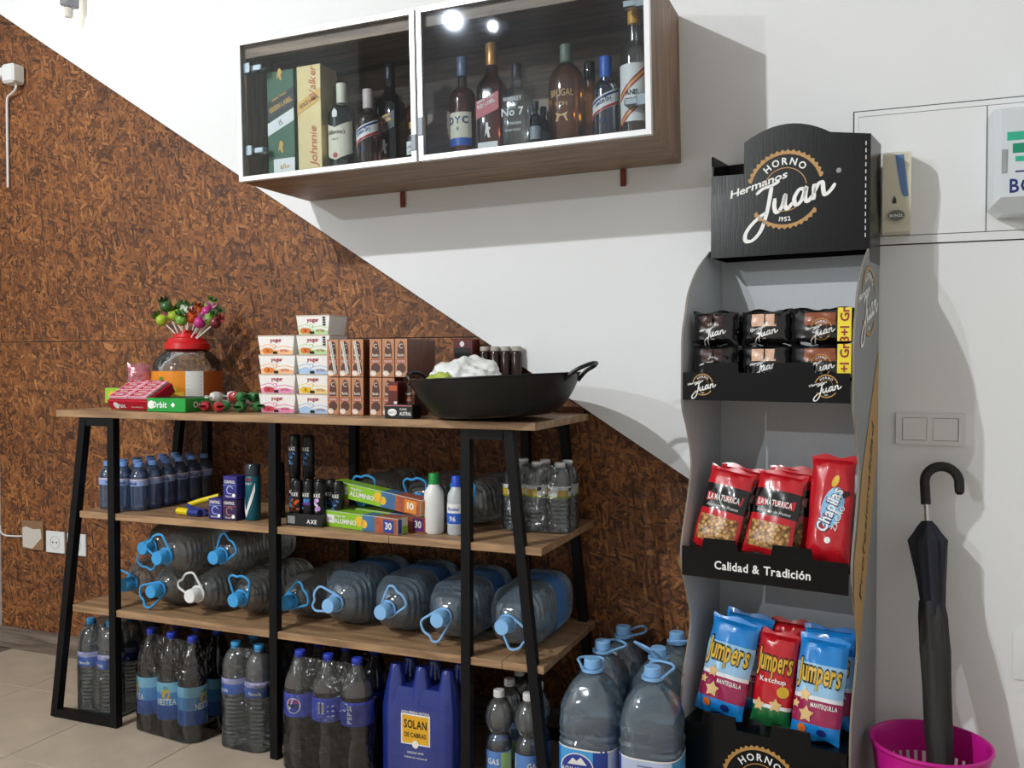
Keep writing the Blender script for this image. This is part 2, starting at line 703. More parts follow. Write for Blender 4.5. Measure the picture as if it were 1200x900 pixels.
def stroke(mb, pts, w, fn, mi=0, k=5, nib=0.35):
    pp = catmull(pts, k)
    L_, R_ = [], []
    n = len(pp)
    for i, (x, y) in enumerate(pp):
        a, b = pp[max(i - 1, 0)], pp[min(i + 1, n - 1)]
        dx, dy = b[0] - a[0], b[1] - a[1]
        d = math.hypot(dx, dy) or 1
        dx, dy = dx / d, dy / d
        ww = w / 2 * (1 - nib + nib * abs(dy)) * (1 if 1 < i < n - 2 else 0.75)
        L_.append(fn(x - dy * ww, y + dx * ww)); R_.append(fn(x + dy * ww, y - dx * ww))
    mb.add(L_ + R_, [(i, i + 1, n + i + 1, n + i) for i in range(n - 1)], mi)

JUAN = [
    [(0.3, 2.75), (1.0, 3.05), (1.9, 3.05), (2.7, 3.2)],
    [(1.9, 3.05), (1.65, 2.0), (1.25, 0.6), (0.6, -0.8), (-0.3, -1.45), (-1.0, -1.25), (-0.9, -0.5), (0.0, 0.25), (1.2, 0.75)],
    [(2.15, 1.75), (2.05, 0.9), (2.3, 0.35), (2.85, 0.8), (3.2, 1.75), (3.1, 0.8), (3.35, 0.35), (3.85, 0.75)],
    [(5.15, 1.5), (4.6, 1.75), (4.05, 1.1), (4.2, 0.4), (4.75, 0.7), (5.25, 1.75), (5.1, 0.8), (5.35, 0.35), (5.85, 0.8)],
    [(6.0, 1.75), (5.95, 1.0), (5.9, 0.3)],
    [(5.95, 0.9), (6.4, 1.6), (6.8, 1.6), (6.85, 0.9), (7.0, 0.4), (7.5, 0.6), (8.0, 1.1)],
]

def juan_logo(mb, fn, s, white=0, gold=1, ring=True, teeth=44, name_w=1.0):
    """round bakery emblem, s = ring radius; fn(u, v) in metres about the ring's centre"""
    g = lambda r, a: fn(r * s * math.cos(a), r * s * math.sin(a))
    if ring:
        for a0, a1 in ((15, 165), (215, 325)):
            n = max(4, int(teeth * (a1 - a0) / 360))
            for k in range(n):
                b0 = math.radians(a0 + (a1 - a0) * k / n); b1 = math.radians(a0 + (a1 - a0) * (k + 1) / n)
                bm_ = (b0 + b1) / 2
                mb.add([g(0.93, b0), g(1.0, b0), g(1.06, bm_), g(1.0, b1), g(0.93, b1)], [(0, 1, 2, 3, 4)], gold)
        for a0, a1 in ((10, 170), (250, 300)):
            n = 16
            for k in range(n):
                b0 = math.radians(a0 + (a1 - a0) * k / n); b1 = math.radians(a0 + (a1 - a0) * (k + 1) / n)
                mb.add([g(0.56, b0), g(0.585, b0), g(0.585, b1), g(0.56, b1)], [(0, 1, 2, 3)], gold)
    text(mb, 'HORNO', 0.19 * s, fn, white, 'b', arc=(0.66 * s, 90), sp=0.16)
    text(mb, '1952', 0.12 * s, fn, white, 'b', arc=(-0.84 * s, 270), sp=0.14)
    k = 0.275 * s
    cr, sr = math.cos(0.27), math.sin(0.27)
    def jf(a, b):
        x, y = (a - 3.55 + 0.22 * b) * k, (b - 1.25) * k
        return fn(x * cr - y * sr + 0.04 * s, x * sr + y * cr - 0.27 * s)
    for st_ in JUAN:
        stroke(mb, st_, 0.42, jf, white)
    text(mb, 'Hermanos', 0.2 * s, fn, white, 'b', shear=0.35, sp=0.03, cx=-0.74 * s, cy=0.2 * s, rot=0.27, width=1.6 * s)

# ================================================================== SETTING
WY = -0.035                      # face of the white wall; strand board face at y = 0
M_WHITE = mat('white_plaster', '#e9ebec', 0.9, vary=0.02, vscale=3, bump=0.04, bscale=90, spec=0.08)
M_OSB = osb_mat()
M_JOINT_SHADOW = mat('joint_shadow', '#2a2724', 0.9, vary=0)
diag = lambda x: 0.835 - 0.6265 * (x + 0.535)
XL, XR, ZC = -3.36, 1.6, 3.7

w = MB()
outline = [(XL, diag(XL)), (-0.22, diag(-0.22)), (-0.22, 0.0), (XR, 0.0), (XR, ZC), (XL, ZC)]
w.prism(outline, lambda a, b, h: (a, WY + h, b), 0.08)
w.m[2] = 1
w.box(XL - 0.05, 0.018, -0.02, XR, 0.05, ZC)
wall_back = struct(w.build('wall_back', [M_WHITE, mat('raw_board_edge', '#24160f', 0.8, vary=0.3, vscale=60)]))
seam = 1.25
xs = -0.535 - (seam - 0.835) / 0.6265
for pts in ([(XL, 0.0), (-0.22, 0.0), (-0.22, diag(-0.22)), (xs, seam - 0.0015), (XL, seam - 0.0015)],
            [(XL, seam + 0.0015), (xs, seam + 0.0015), (XL, diag(XL))]):
    b = MB()
    b.prism(pts, lambda a, z, h: (a, h, z), 0.017)
    b.build('strand_board_panel', M_OSB, wall_back)

b = MB(); b.box(XL - 0.06, -3.6, 0, XL - 0.002, 0.05, ZC)
struct(b.build('wall_left', M_WHITE))
b = MB(); b.box(XL - 0.05, -6.0, ZC + 0.002, XR, 0.06, ZC + 0.06)
struct(b.build('ceiling', M_WHITE))

# floor of square tiles, grout recessed
M_TILE = mat('beige_stone_tile', '#b5a693', 0.42, vary=0.28, vscale=7, bump=0.03, bscale=30)
b = MB(); b.box(XL - 0.05, -6.0, -0.03, XR, 0.05, -0.003)
floor = struct(b.build('floor', mat('grout', '#6d6256', 0.9)))
TS, tile_me = 0.445, None
rnd = random.Random(4)
for i in range(-2, 9):
    for j in range(-6, 1):
        x0, y0 = -2.405 + i * TS, -0.32 + j * TS
        if tile_me is None:
            t = MB(); t.cbox(0.0012, 0.0012, -0.008, TS - 0.0012, TS - 0.0012, 0, 0.001)
            o = t.build('tile', M_TILE, floor); tile_me = o.data
        else:
            o = bpy.data.objects.new('tile', tile_me); COL.objects.link(o); o.parent = floor
        xe = min(x0 + TS, XR)
        o.location = (max(x0, XL), y0, 0)
        sx = (xe - max(x0, XL)) / TS
        sy = (min(y0 + TS, -0.001) - y0) / TS
        o.scale = (sx, sy, 1)

b = MB(); b.cbox(XL, -0.014, 0.0005, -0.23, -0.0005, 0.088, 0.003)
struct(b.build('baseboard_back', wood_mat('grey_skirting', '#564b43', '#8a7c6f', (0.6, 8, 8), 7)))

# ================================================================== SHELF UNIT
M_OAK = wood_mat('oak_board', '#7a5e45', '#b08d68', (0.9, 7, 7), 6, 0.45)
M_BLK = mat('black_steel', '#0b0b0d', 0.5, vary=0.1, vscale=40, spec=0.25)
ZT, Z2, Z3 = 1.013, 0.688, 0.379
YF, YB = -0.485, -0.022
sh = thing('shelf_unit', 'three-tier shelf unit with oak-look boards on black steel legs against the strand board', 'shelf', (-1.66, -0.25, 0))
ox, oy = -1.66, -0.25
def sbar(name, a, bb, ww=0.026, hh=0.026):
    m_ = MB(); m_.bar((a[0] - ox, a[1] - oy, a[2]), (bb[0] - ox, bb[1] - oy, bb[2]), ww, hh, up=(0, 1, 0))
    return m_.build(name, M_BLK, sh)
for y in (YF + 0.013, YB - 0.013):
    for x in (-2.272, -1.655, -1.034):
        sbar('leg', (x, y, 0.001), (x, y, ZT - 0.022))
    sbar('leaning_leg', (-2.53, y, 0.001), (-2.388, y, ZT - 0.022))
    sbar('leaning_leg', (-0.803, y, 0.001), (-0.912, y, ZT - 0.022))
    for xa, xb in ((-2.53, -2.272), (-1.034, -0.803)):
        sbar('foot_bar', (xa + 0.0145, y, 0.0142), (xb - 0.0135, y, 0.0142))
    for xa, xb in ((-2.3735, -2.2855), (-1.0205, -0.926)):
        sbar('top_bar', (xa, y, ZT - 0.035), (xb, y, ZT - 0.035))
for x in (-2.272, -1.655, -1.034):
    for z in (ZT - 0.035, Z2 - 0.0345, Z3 - 0.0345):
        sbar('cross_bar', (x, YF + 0.027, z), (x, YB - 0.027, z))
    if x != -1.655:
        sbar('cross_bar', (x, YF + 0.027, 0.0142), (x, YB - 0.027, 0.0142))
for xf, zz in (((-2.436, -0.867), Z2 - 0.0345), ((-2.478, -0.842), Z3 - 0.0345)):
    for x in xf:
        sbar('cross_bar', (x, YF + 0.027, zz), (x, YB - 0.027, zz))
for z, xa, xb in ((ZT, -2.497, -0.832), (Z2, -2.41, -0.818), (Z3, -2.445, -0.812)):
    mid = -1.27 if z == Z2 else (-0.93 if z == Z3 else 0)
    for i, (p, q) in enumerate(((xa, mid), (mid + 0.001, xb)) if mid else ((xa, xb),)):
        m_ = MB()
        yf = YF - 0.004 if z == ZT else YF + 0.005
        m_.cbox(p - ox, yf - oy + (0 if z == ZT else 0.0), z - 0.021, q - ox, YB - oy + 0.008, z, 0.001)
        m_.build('board', M_OAK, sh)

# ================================================================== WALL CABINET
CX, CZ, CW, CD, CH = -1.827, 1.718, 1.276, 0.35, 0.425
CM = Matrix.Translation((CX, WY - 0.002, CZ)) @ Matrix.Rotation(math.radians(-1.25), 4, 'Y')
M_WAL_H = wood_mat('walnut_grain_along', '#6a5442', '#977b61', (0.8, 8, 8), 6)
M_WAL_V = wood_mat('walnut_grain_upright', '#6a5442', '#97795e', (8, 8, 0.8), 6)
M_ALU = mat('white_aluminium', '#e6e8ea', 0.3, metal=0.2, vary=0.02)
M_STEEL = mat('hinge_steel', '#a9adb0', 0.25, metal=0.9)
M_CAP = mat('dark_steel_clip', '#4b4f52', 0.35, metal=0.8)
M_RUST = mat('red_oxide_hook', '#7a3c2c', 0.7, vary=0.3)
M_PANE1 = film_mat('cabinet_glass', '#ffffff', 0.0, 0.02, 0, haze=0.004, ior=1.18)
M_PANE2 = film_mat('smudged_glare_glass', '#dfe8f5', 0.008, 0.03, 0, haze=0.022, ior=1.25)  # haze paints lamp glare as well as smudges on this pane
cab = thing('wall_cabinet', 'long walnut wall cabinet with two white-framed glass doors hung on the white wall', 'cabinet', M=CM)
T = 0.02
def cpart(name, box, m_, parent=cab, c=0.0008):
    k = MB(); k.cbox(*box, c); return k.build(name, m_, parent)
cpart('bottom_panel', (0, -CD, 0, CW, 0, T), M_WAL_H)
cpart('top_panel', (0, -CD, CH - T, CW, 0, CH), M_WAL_H)
cpart('side_panel', (0, -CD, T, T, 0, CH - T), M_WAL_V)
cpart('side_panel', (CW - T, -CD, T, CW, 0, CH - T), M_WAL_V)
cpart('back_panel', (T, -0.012, T, CW - T, -0.001, CH - T), M_WAL_H)
cpart('front_rail', (T, -CD, CH - T - 0.03, CW - T, -CD + 0.02, CH - T), M_WAL_H)
xm = 0.612
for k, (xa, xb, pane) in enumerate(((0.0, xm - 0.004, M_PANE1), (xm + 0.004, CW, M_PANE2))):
    fr = MB(); fw_ = 0.014
    y0, y1 = -CD - 0.019, -CD - 0.002
    fr.box(xa, y0, 0.0, xb, y1, fw_); fr.box(xa, y0, CH - fw_, xb, y1, CH)
    fr.box(xa, y0, fw_, xa + fw_, y1, CH - fw_); fr.box(xb - fw_, y0, fw_, xb, y1, CH - fw_)
    d = fr.build('door', M_ALU, cab)
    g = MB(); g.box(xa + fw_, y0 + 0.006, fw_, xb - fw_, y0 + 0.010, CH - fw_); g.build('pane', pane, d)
    hx = 0.02 if k == 0 else CW - 0.02
    s_ = 1 if k == 0 else -1
    for hz in (0.085, 0.335):
        h = MB()
        h.cbox(min(hx, hx + s_ * 0.055), y1 + 0.004, hz, max(hx, hx + s_ * 0.055), y1 + 0.03, hz + 0.02, 0.003)
        h.cbox(min(hx - s_ * 0.012, hx + s_ * 0.02), y0 + 0.012, hz - 0.006, max(hx - s_ * 0.012, hx + s_ * 0.02), y1 + 0.006, hz + 0.026, 0.002)
        h.tube([(hx + s_ * 0.045, y1 + 0.017, hz + 0.01), (hx + s_ * 0.045, y1 + 0.03, hz + 0.01)], 0.012, 12)
        h.build('hinge', M_STEEL, d)
    cx_ = xb - fw_ if k == 0 else xa
    h = MB(); h.cbox(cx_ - 0.001, y0 - 0.003, 0.03 if k == 0 else 0.07, cx_ + fw_ + 0.001, y0, 0.075 if k == 0 else 0.12, 0.001)
    h.build('door_clip', M_CAP, d)
for px, py in ((473, 240), (731, 214)):
    p = P(px, py, y=WY)
    l = CM.inverted() @ p
    h = MB()
    h.cbox(l.x - 0.009, -0.006, -0.052, l.x + 0.009, -0.0005, -0.001, 0.002)
    h.tube([(l.x, -0.006, -0.04), (l.x, -0.012, -0.04)], 0.005, 8)
    h.build('hook', M_RUST, cab)
h = MB(); h.cbox(CW - 0.06, -0.006, CH + 0.001, CW - 0.042, -0.0005, CH + 0.05, 0.002); h.build('hook', M_RUST, cab)

# ------------------------------------------------------------------ bottles and gift boxes in the cabinet
def C(x, y, z=T + 0.0012):
    return CM @ Matrix.Translation((x, y, z))
def cabx(px, yl):
    return (CM.inverted() @ P(px, 150, y=WY - 0.002 + yl)).x

K = lambda n, c, r=0.4, **k: mat(n, c, r, **k)
M_INKW = K('white_ink', '#f2f2f0', 0.5); M_INKB = K('black_ink', '#141414', 0.5); M_GOLD = K('gold_ink', '#b98f45', 0.35, metal=0.3)
M_RED = K('red_print', '#b5202a', 0.4); M_NAVY = K('navy_print', '#1c2a6e', 0.4); M_CREAM = K('cream_label', '#e4dcc4', 0.55)
M_WLAB = K('white_label', '#e9e8e4', 0.5); M_BLAB = K('black_label', '#17171a', 0.4)

def giftbox(name, label, x, y, w_, d_, h_, cols, kind):
    t = thing(name, label, 'box', M=C(x, y), group=None)
    m1, m2 = cols
    k = MB(); k.cbox(-w_ / 2, -d_ / 2, 0, w_ / 2, d_ / 2, h_, 0.0015); k.build('carton', m1, t)
    fn = plane((0, -d_ / 2 - 0.0012, 0), (1, 0, 0), (0, 0, 1))
    k = MB(); hw = w_ / 2 - 0.001
    if kind == 'green':
        k.flat([(-hw, 0.165), (hw, 0.205), (hw, 0.265), (-hw, 0.225)], fn, 0)
        k.flat([(-hw, 0.122), (hw, 0.162), (hw, 0.2), (-hw, 0.16)], fn, 1)
        k.flat([(-hw * 0.6, 0.004), (hw, 0.004), (hw, 0.05), (-hw * 0.6, 0.05)], fn, 1)
        f2 = plane((0, -d_ / 2 - 0.0018, 0), (1, 0, 0), (0, 0, 1))
        text(k, 'GREEN LABEL', 0.015, f2, 2, 'b', cx=0, cy=0.214, rot=0.37, width=w_ * 0.9)
        text(k, 'Johnnie Walker', 0.008, f2, 2, 'b', cx=-0.004, cy=0.24, rot=0.37, width=w_ * 0.6)
        text(k, '15', 0.016, f2, 3, 'n', cx=0.0, cy=0.161, rot=0.37)
        text(k, 'año', 0.016, f2, 2, 'b', cx=0.012, cy=0.027)
        for sx_, sy_ in ((0, 0.085), (0, 0.305)):
            k.flat([(-0.012 + sx_, sy_ - 0.016), (-0.005, sy_ - 0.004), (0.002, sy_ - 0.018), (0.008, sy_ - 0.016), (0.004, sy_ + 0.0), (0.009, sy_ + 0.008), (0.002, sy_ + 0.02), (-0.005, sy_ + 0.018)], f2, 2)
        k.build('print', [M_BLAB, M_WLAB, M_GOLD, M_INKB], t)
    else:
        k.flat([(-hw, 0.175), (hw, 0.215), (hw, 0.25), (-hw, 0.21)], fn, 0)
        f2 = plane((0, -d_ / 2 - 0.0018, 0), (1, 0, 0), (0, 0, 1))
        text(k, 'GOLD LABEL', 0.012, f2, 1, 'b', cy=0.213, rot=0.42, width=w_ * 0.85)
        text(k, 'Johnnie', 0.026, f2, 2, 'n', shear=0.3, cx=0.012, cy=0.075, rot=PI / 2, width=0.12)
        text(k, 'Walker', 0.026, f2, 2, 'n', shear=0.3, cx=0.012, cy=0.26, rot=PI / 2, width=0.11)
        k.build('print', [M_GOLD, M_INKB, K('orange_print', '#c8592c')], t)
    return t

giftbox('gift_box', 'tall green whisky gift box with black and white slanted bands in the cabinet', cabx(331, -0.30), -0.262, 0.098, 0.09, 0.318, (K('green_carton', '#2c5c3c'), None), 'green')
giftbox('gift_box', 'tall cream and gold whisky gift box with orange script in the cabinet', cabx(365, -0.29) + 0.002, -0.258, 0.085, 0.09, 0.322, (K('gold_carton', '#c9b27c', 0.35, metal=0.2), None), 'gold')

def bottle(name, label, x, y, prof, bm_, cap, seg=28, n=2.0, rz=0.0, group=None, M=None, sx=1.0, sy=1.0, lab=None, extra=None, cat='bottle'):
    t = thing(name, label, cat, M=(M or (C(x, y) @ Matrix.Rotation(rz, 4, 'Z'))), group=group)
    k = MB(); k.lathe([(0, prof[0][1])] + prof + [(0, prof[-1][1])], seg, n, sx, sy); k.build('body', bm_, t)
    if cap:
        cp, cm_ = cap
        k = MB(); k.lathe([(0, cp[0][1])] + cp + [(0, cp[-1][1])], 20); k.build('cap', cm_, t)
    if lab:
        lab(t)
    return t

def std_prof(R, H, sh_=0.62, neck=0.014, top=0.90, nn=5):
    """shouldered bottle outline"""
    pr = [(R * 0.88, 0), (R, 0.006), (R, H * sh_)]
    for i in range(1, nn + 1):
        a = i / nn * PI / 2
        pr.append((neck + (R - neck) * math.cos(a), H * sh_ + (H * 0.14) * math.sin(a)))
    pr += [(neck * 0.95, H * 0.86), (neck, H * top)]
    return pr

GLASS_DK = mat('dark_green_glass', '#0c1512', 0.04, vary=0, coat=0.5)
GLASS_CLR = pet_mat('clear_glass', '#f2f5f5', 0.5, 0.02, 1.45, 0.03)
GLASS_AMB = pet_mat('amber_spirit', '#eaa64e', 0.5, 0.02, 1.4, 0.04)
GLASS_BRN = pet_mat('brown_spirit', '#b06a42', 0.5, 0.02, 1.4, 0.02)
GLASS_PNK = pet_mat('pink_spirit', '#efc9c2', 0.5, 0.02, 1.4, 0.03)
GLASS_BLU = pet_mat('blue_gin_glass', '#a9c0ea', 0.5, 0.02, 1.4, 0.04)
GLASS_BLK = mat('black_glass', '#131012', 0.05, vary=0, coat=0.4)

def label_band(R, z0, z1, a, m_, writes, n=2.0, inkm=None, slant=0):
    def f(t):
        k = MB()
        k.band(R + 0.0008, z0, z1, -a, a, 20, n, mi=0)
        for (s_, h, zc, mi, kw) in writes:
            text(k, s_, h, cyl(R + 0.0016, zc), mi, **kw)
        k.build('label', [m_] + (inkm or [M_INKB]), t)
    return f

def lab_ball(t):
    k = MB()
    R = 0.0428
    for a0, a1, zl, zr in ((-75, 0, 0.148, 0.13), (0, 75, 0.13, 0.148)):
        pass
    k.band(R, 0.05, 0.125, -75, 75, 20, mi=0)
    vs_, fs = [], []
    for i in range(21):
        a = math.radians(-75 + 150 * i / 20 - 90)
        zz = 0.125 + 0.022 * abs(i - 10) / 10
        for z in (0.125, zz + 0.0001):
            vs_.append((R * math.cos(a), R * math.sin(a), z))
    k.add(vs_, [(2 * i, 2 * i + 2, 2 * i + 3, 2 * i + 1) for i in range(20)], 0)
    vs_, fs = [], []
    for i in range(21):
        a = math.radians(-75 + 150 * i / 20 - 90)
        for z in (0.05 - 0.022 * (1 - abs(i - 10) / 10), 0.05):
            vs_.append((R * math.cos(a), R * math.sin(a), z))
    k.add(vs_, [(2 * i, 2 * i + 2, 2 * i + 3, 2 * i + 1) for i in range(20)], 0)
    text(k, "Ballantine's", 0.014, cyl(R + 0.001, 0.112), 1, 'n', shear=0.25, width=0.062)
    text(k, 'FINEST', 0.006, cyl(R + 0.001, 0.09), 1, 'n')
    for i in range(10):
        a = 2 * PI * i / 10
    f2 = cyl(R + 0.001, 0.042)
    k.flat([(0.008 * math.cos(2 * PI * i / 12), 0.008 * math.sin(2 * PI * i / 12)) for i in range(12)], f2, 2)
    f3 = cyl(R + 0.001, 0.168)
    k.flat([(-0.008, -0.012), (0.008, -0.012), (0.009, 0.004), (0, 0.014), (-0.009, 0.004)], f3, 3)
    k.build('label', [M_CREAM, M_INKB, M_RED, M_WLAB], t)

yb = -0.26
bottle('whisky_bottle', 'dark whisky bottle with cream shield label and cream capped neck beside the gold box', cabx(399, yb) + 0.007, yb, std_prof(0.042, 0.25, 0.66, 0.0145, 0.86), GLASS_DK,
       ([(0.0155, 0.205), (0.016, 0.208), (0.0165, 0.262), (0.0155, 0.265)], K('cream_cap', '#d9d6bd', 0.4)), lab=lab_ball)

def lab_gin(t):
    k = MB(); R = 0.0368
    f = cyl(R, 0.0)
    def slope(u0, u1, v0, v1, rise, mi):
        vs_ = []
        for i in range(13):
            u = u0 + (u1 - u0) * i / 12
            for v in (v0, v1):
                vs_.append(f(u, v + rise * u))
        k.add(vs_, [(2 * i, 2 * i + 2, 2 * i + 3, 2 * i + 1) for i in range(12)], mi)
    slope(-0.05, 0.05, 0.07, 0.112, 0.4, 0)
    f = cyl(R + 0.0006, 0.0)
    slope(-0.05, 0.05, 0.071, 0.078, 0.4, 1); slope(-0.05, 0.05, 0.102, 0.108, 0.4, 2)
    text(k, 'London Dry', 0.012, cyl(R + 0.0009, 0.096), 2, 'b', rot=0.35, width=0.05)
    text(k, 'GIN', 0.01, cyl(R + 0.0009, 0.045), 2, 'b')
    k.build('label', [M_WLAB, M_RED, M_NAVY], t)
yb = -0.29
bottle('gin_bottle', 'pink spirit bottle with slanted white label and red striped cap', cabx(432, yb), yb, std_prof(0.036, 0.215, 0.6, 0.014, 0.86), GLASS_PNK,
       ([(0.0155, 0.168), (0.016, 0.17), (0.016, 0.222), (0.015, 0.225)], K('red_white_cap', '#c9b8b6', 0.4)), lab=lab_gin)

def lab_square(bandc, writes, R, extra=None, z0=0.105, rise=0.35, hgt=0.05, figure=None):
    def g(t):
        k = MB()
        fn = plane((0, -R * 1.0 - 0.0012, 0), (1, 0, 0), (0, 0, 1))
        hw = R * 0.86
        k.flat([(-hw, z0 - rise * hw), (hw, z0 + rise * hw), (hw, z0 + hgt + rise * hw), (-hw, z0 + hgt - rise * hw)], fn, 0)
        f2 = plane((0, -R - 0.0018, 0), (1, 0, 0), (0, 0, 1))
        ang = math.atan(rise)
        for s_, h, dz, mi in writes:
            text(k, s_, h, f2, mi, 'b', cx=-dz * math.sin(ang) * 0.3, cy=z0 + dz, rot=ang, width=hw * 1.6 if len(s_) > 7 else None)
        if figure is not None:
            y0 = figure
            k.flat([(-0.010, y0 - 0.02), (-0.004, y0 - 0.004), (0.001, y0 - 0.02), (0.008, y0 - 0.02), (0.004, y0), (0.010, y0 + 0.006), (0.003, y0 + 0.01), (0.002, y0 + 0.022), (-0.005, y0 + 0.022), (-0.006, y0 + 0.004)], f2, 2)
        if extra:
            extra(k, f2)
        k.build('label', [bandc, M_GOLD, M_WLAB, M_RED], t)
    return g
sqp = lambda R, H: [(R * 0.93, 0), (R, 0.006), (R * 0.985, H * 0.60), (R * 0.9, H * 0.66), (R * 0.6, H * 0.72), (0.0145, H * 0.78), (0.013, H * 0.92)]
yb = -0.215
bottle('whisky_bottle', 'square dark whisky bottle with black slanted label and gold walking figure', cabx(458, yb), yb, sqp(0.041, 0.30), GLASS_BLK,
       ([(0.0155, 0.268), (0.016, 0.27), (0.016, 0.318), (0.014, 0.322)], M_BLAB), n=5.0,
       lab=lab_square(M_BLAB, [('BLACK LABEL', 0.011, 0.03, 1), ('Johnnie Walker', 0.007, 0.044, 1)], 0.041, figure=0.06,
                      extra=lambda k, f: text(k, '12', 0.012, f, 1, 'b', cy=0.022)))
yb = -0.10
bottle('whisky_bottle', 'reddish brown whisky bottle with dark cap behind the miniature', cabx(487, yb), yb, std_prof(0.038, 0.29, 0.62), GLASS_BRN,
       ([(0.015, 0.25), (0.016, 0.252), (0.016, 0.292), (0.014, 0.295)], M_BLAB), lab=label_band(0.038, 0.05, 0.12, 70, K('amber_label', '#6b2a1c'), []))
yb = -0.305
bottle('miniature_bottle', 'tiny dark miniature bottle with gold cap in front of cabinet door edge', cabx(483, yb), yb, std_prof(0.0165, 0.105, 0.62, 0.007), GLASS_BLK,
       ([(0.0085, 0.088), (0.009, 0.09), (0.009, 0.106), (0.008, 0.107)], M_GOLD), lab=label_band(0.0165, 0.012, 0.05, 80, M_WLAB, [('LABEL', 0.006, 0.034, 1, {}), ('12', 0.005, 0.02, 1, {})], inkm=[M_NAVY]))

# right-hand compartment
def lab_dyc(t):
    k = MB(); R = 0.039
    k.band(R, 0.052, 0.125, -62, 62, 20, mi=0); k.band(R + 0.0004, 0.03, 0.052, -62, 62, 20, mi=2)
    text(k, 'DYC', 0.02, cyl(R + 0.0009, 0.103), 1, 'b', sp=0.14)
    text(k, '8', 0.012, cyl(R + 0.0009, 0.078), 1, 'n')
    k.build('label', [M_CREAM, M_NAVY, K('blue_print', '#2456b0')], t)
yb = -0.25
bottle('whisky_bottle', 'tall whisky bottle with cream and blue label beside the red-labelled square bottle', cabx(543, yb), yb, std_prof(0.0385, 0.28, 0.58, 0.0135, 0.88), GLASS_BRN,
       ([(0.0145, 0.235), (0.015, 0.237), (0.015, 0.288), (0.014, 0.29)], K('grey_blue_cap', '#5c6a86', 0.3)), lab=lab_dyc)
yb = -0.255
bottle('whisky_bottle', 'square amber whisky bottle with red slanted label and brass cap', cabx(578, yb), yb, sqp(0.04, 0.295), GLASS_BRN,
       ([(0.0165, 0.25), (0.0175, 0.255), (0.0175, 0.31), (0.015, 0.314)], K('brass_cap', '#c08d55', 0.3, metal=0.5)), n=5.0,
       lab=lab_square(M_RED, [('RED LABEL', 0.011, 0.03, 2), ('Johnnie Walker', 0.007, 0.044, 2)], 0.04, figure=0.06,
                      extra=lambda k, f: k.flat([(-0.03, 0.006), (0.03, 0.006), (0.03, 0.028), (-0.03, 0.028)], f, 2)))
yb = -0.285
def lab_jack(t):
    k = MB(); fn = plane((0, -0.0392, 0), (1, 0, 0), (0, 0, 1)); f2 = plane((0, -0.0398, 0), (1, 0, 0), (0, 0, 1))
    for z0, z1, mi in ((0.03, 0.05, 0), (0.055, 0.1, 0), (0.105, 0.125, 0)):
        pass
    text(k, 'WHISKEY', 0.012, f2, 0, 'b', cy=0.13, width=0.055)
    text(k, 'No 7', 0.022, f2, 0, 'b', cy=0.095)
    text(k, 'Tennessee', 0.011, f2, 0, 'n', cy=0.065, width=0.05)
    text(k, 'SOUR MASH', 0.007, f2, 0, 'n', cy=0.045, width=0.045)
    k.build('label', [M_WLAB], t)
bottle('whiskey_bottle', 'square clear whiskey bottle with white lettering beside the red-labelled one', cabx(607, yb), yb, sqp(0.038, 0.225), GLASS_CLR,
       ([(0.0145, 0.195), (0.015, 0.197), (0.015, 0.232), (0.014, 0.234)], M_BLAB), n=6.0, lab=lab_jack)
mini = None
for px, yb in ((628, -0.30), (637, -0.24), (645, -0.19)):
    Mx = C(cabx(px, yb), yb)
    if mini is None:
        mini = bottle('miniature_bottle', 'dark miniature spirit bottle in the short row between two full bottles', 0, 0, std_prof(0.0165, 0.115, 0.6, 0.007), GLASS_BLK,
                      ([(0.0085, 0.098), (0.009, 0.1), (0.009, 0.12), (0.008, 0.121)], M_BLAB), M=Mx, group='row of miniatures',
                      lab=label_band(0.0165, 0.015, 0.05, 80, K('silver_label', '#8d9499'), []))
    else:
        dup(mini, M=Mx)
yb = -0.255
def lab_rum(t):
    k = MB(); R = 0.0515
    text(k, 'BRUGAL', 0.02, cyl(R, 0.135), 0, 'n', width=0.068)
    text(k, 'RON', 0.012, cyl(R, 0.105), 0, 'n'); text(k, 'AÑEJO', 0.01, cyl(R, 0.03), 0, 'n') if False else None
    f = cyl(R, 0.07); k.flat([(-0.018, -0.012), (0.018, -0.012), (0.013, 0.002), (0.018, 0.012), (0, 0.006), (-0.018, 0.012), (-0.013, 0.002)], f, 0)
    k.build('label', [K('sand_print', '#d8b074')], t)
bottle('rum_bottle', 'wide amber rum bottle with rounded shoulders and green-grey cap', cabx(665, yb), yb, [(0.045, 0), (0.05, 0.008), (0.0505, 0.16), (0.047, 0.185), (0.038, 0.205), (0.024, 0.22), (0.016, 0.228), (0.0145, 0.24)], GLASS_AMB,
       ([(0.0165, 0.226), (0.018, 0.23), (0.0175, 0.272), (0.0165, 0.276)], K('grey_green_cap', '#6d7568', 0.4)), lab=lab_rum)
yb = -0.10
bottle('brandy_bottle', 'brown bottle with dark green neck standing behind the amber rum', cabx(692, yb), yb, std_prof(0.038, 0.27, 0.6), GLASS_AMB,
       ([(0.015, 0.22), (0.016, 0.222), (0.016, 0.272), (0.014, 0.274)], GLASS_DK))
def lab_gin2(t):
    lab_gin(t)
yb = -0.275
bottle('gin_bottle', 'blue-tinted gin bottle with slanted white label and blue and white cap', cabx(711, yb), yb, std_prof(0.0363, 0.205, 0.62, 0.0145, 0.86), GLASS_BLU,
       ([(0.016, 0.165), (0.0165, 0.168), (0.0165, 0.218), (0.0155, 0.221)], K('blue_cap_print', '#3a62b8', 0.35)), lab=lab_gin)
yb = -0.285
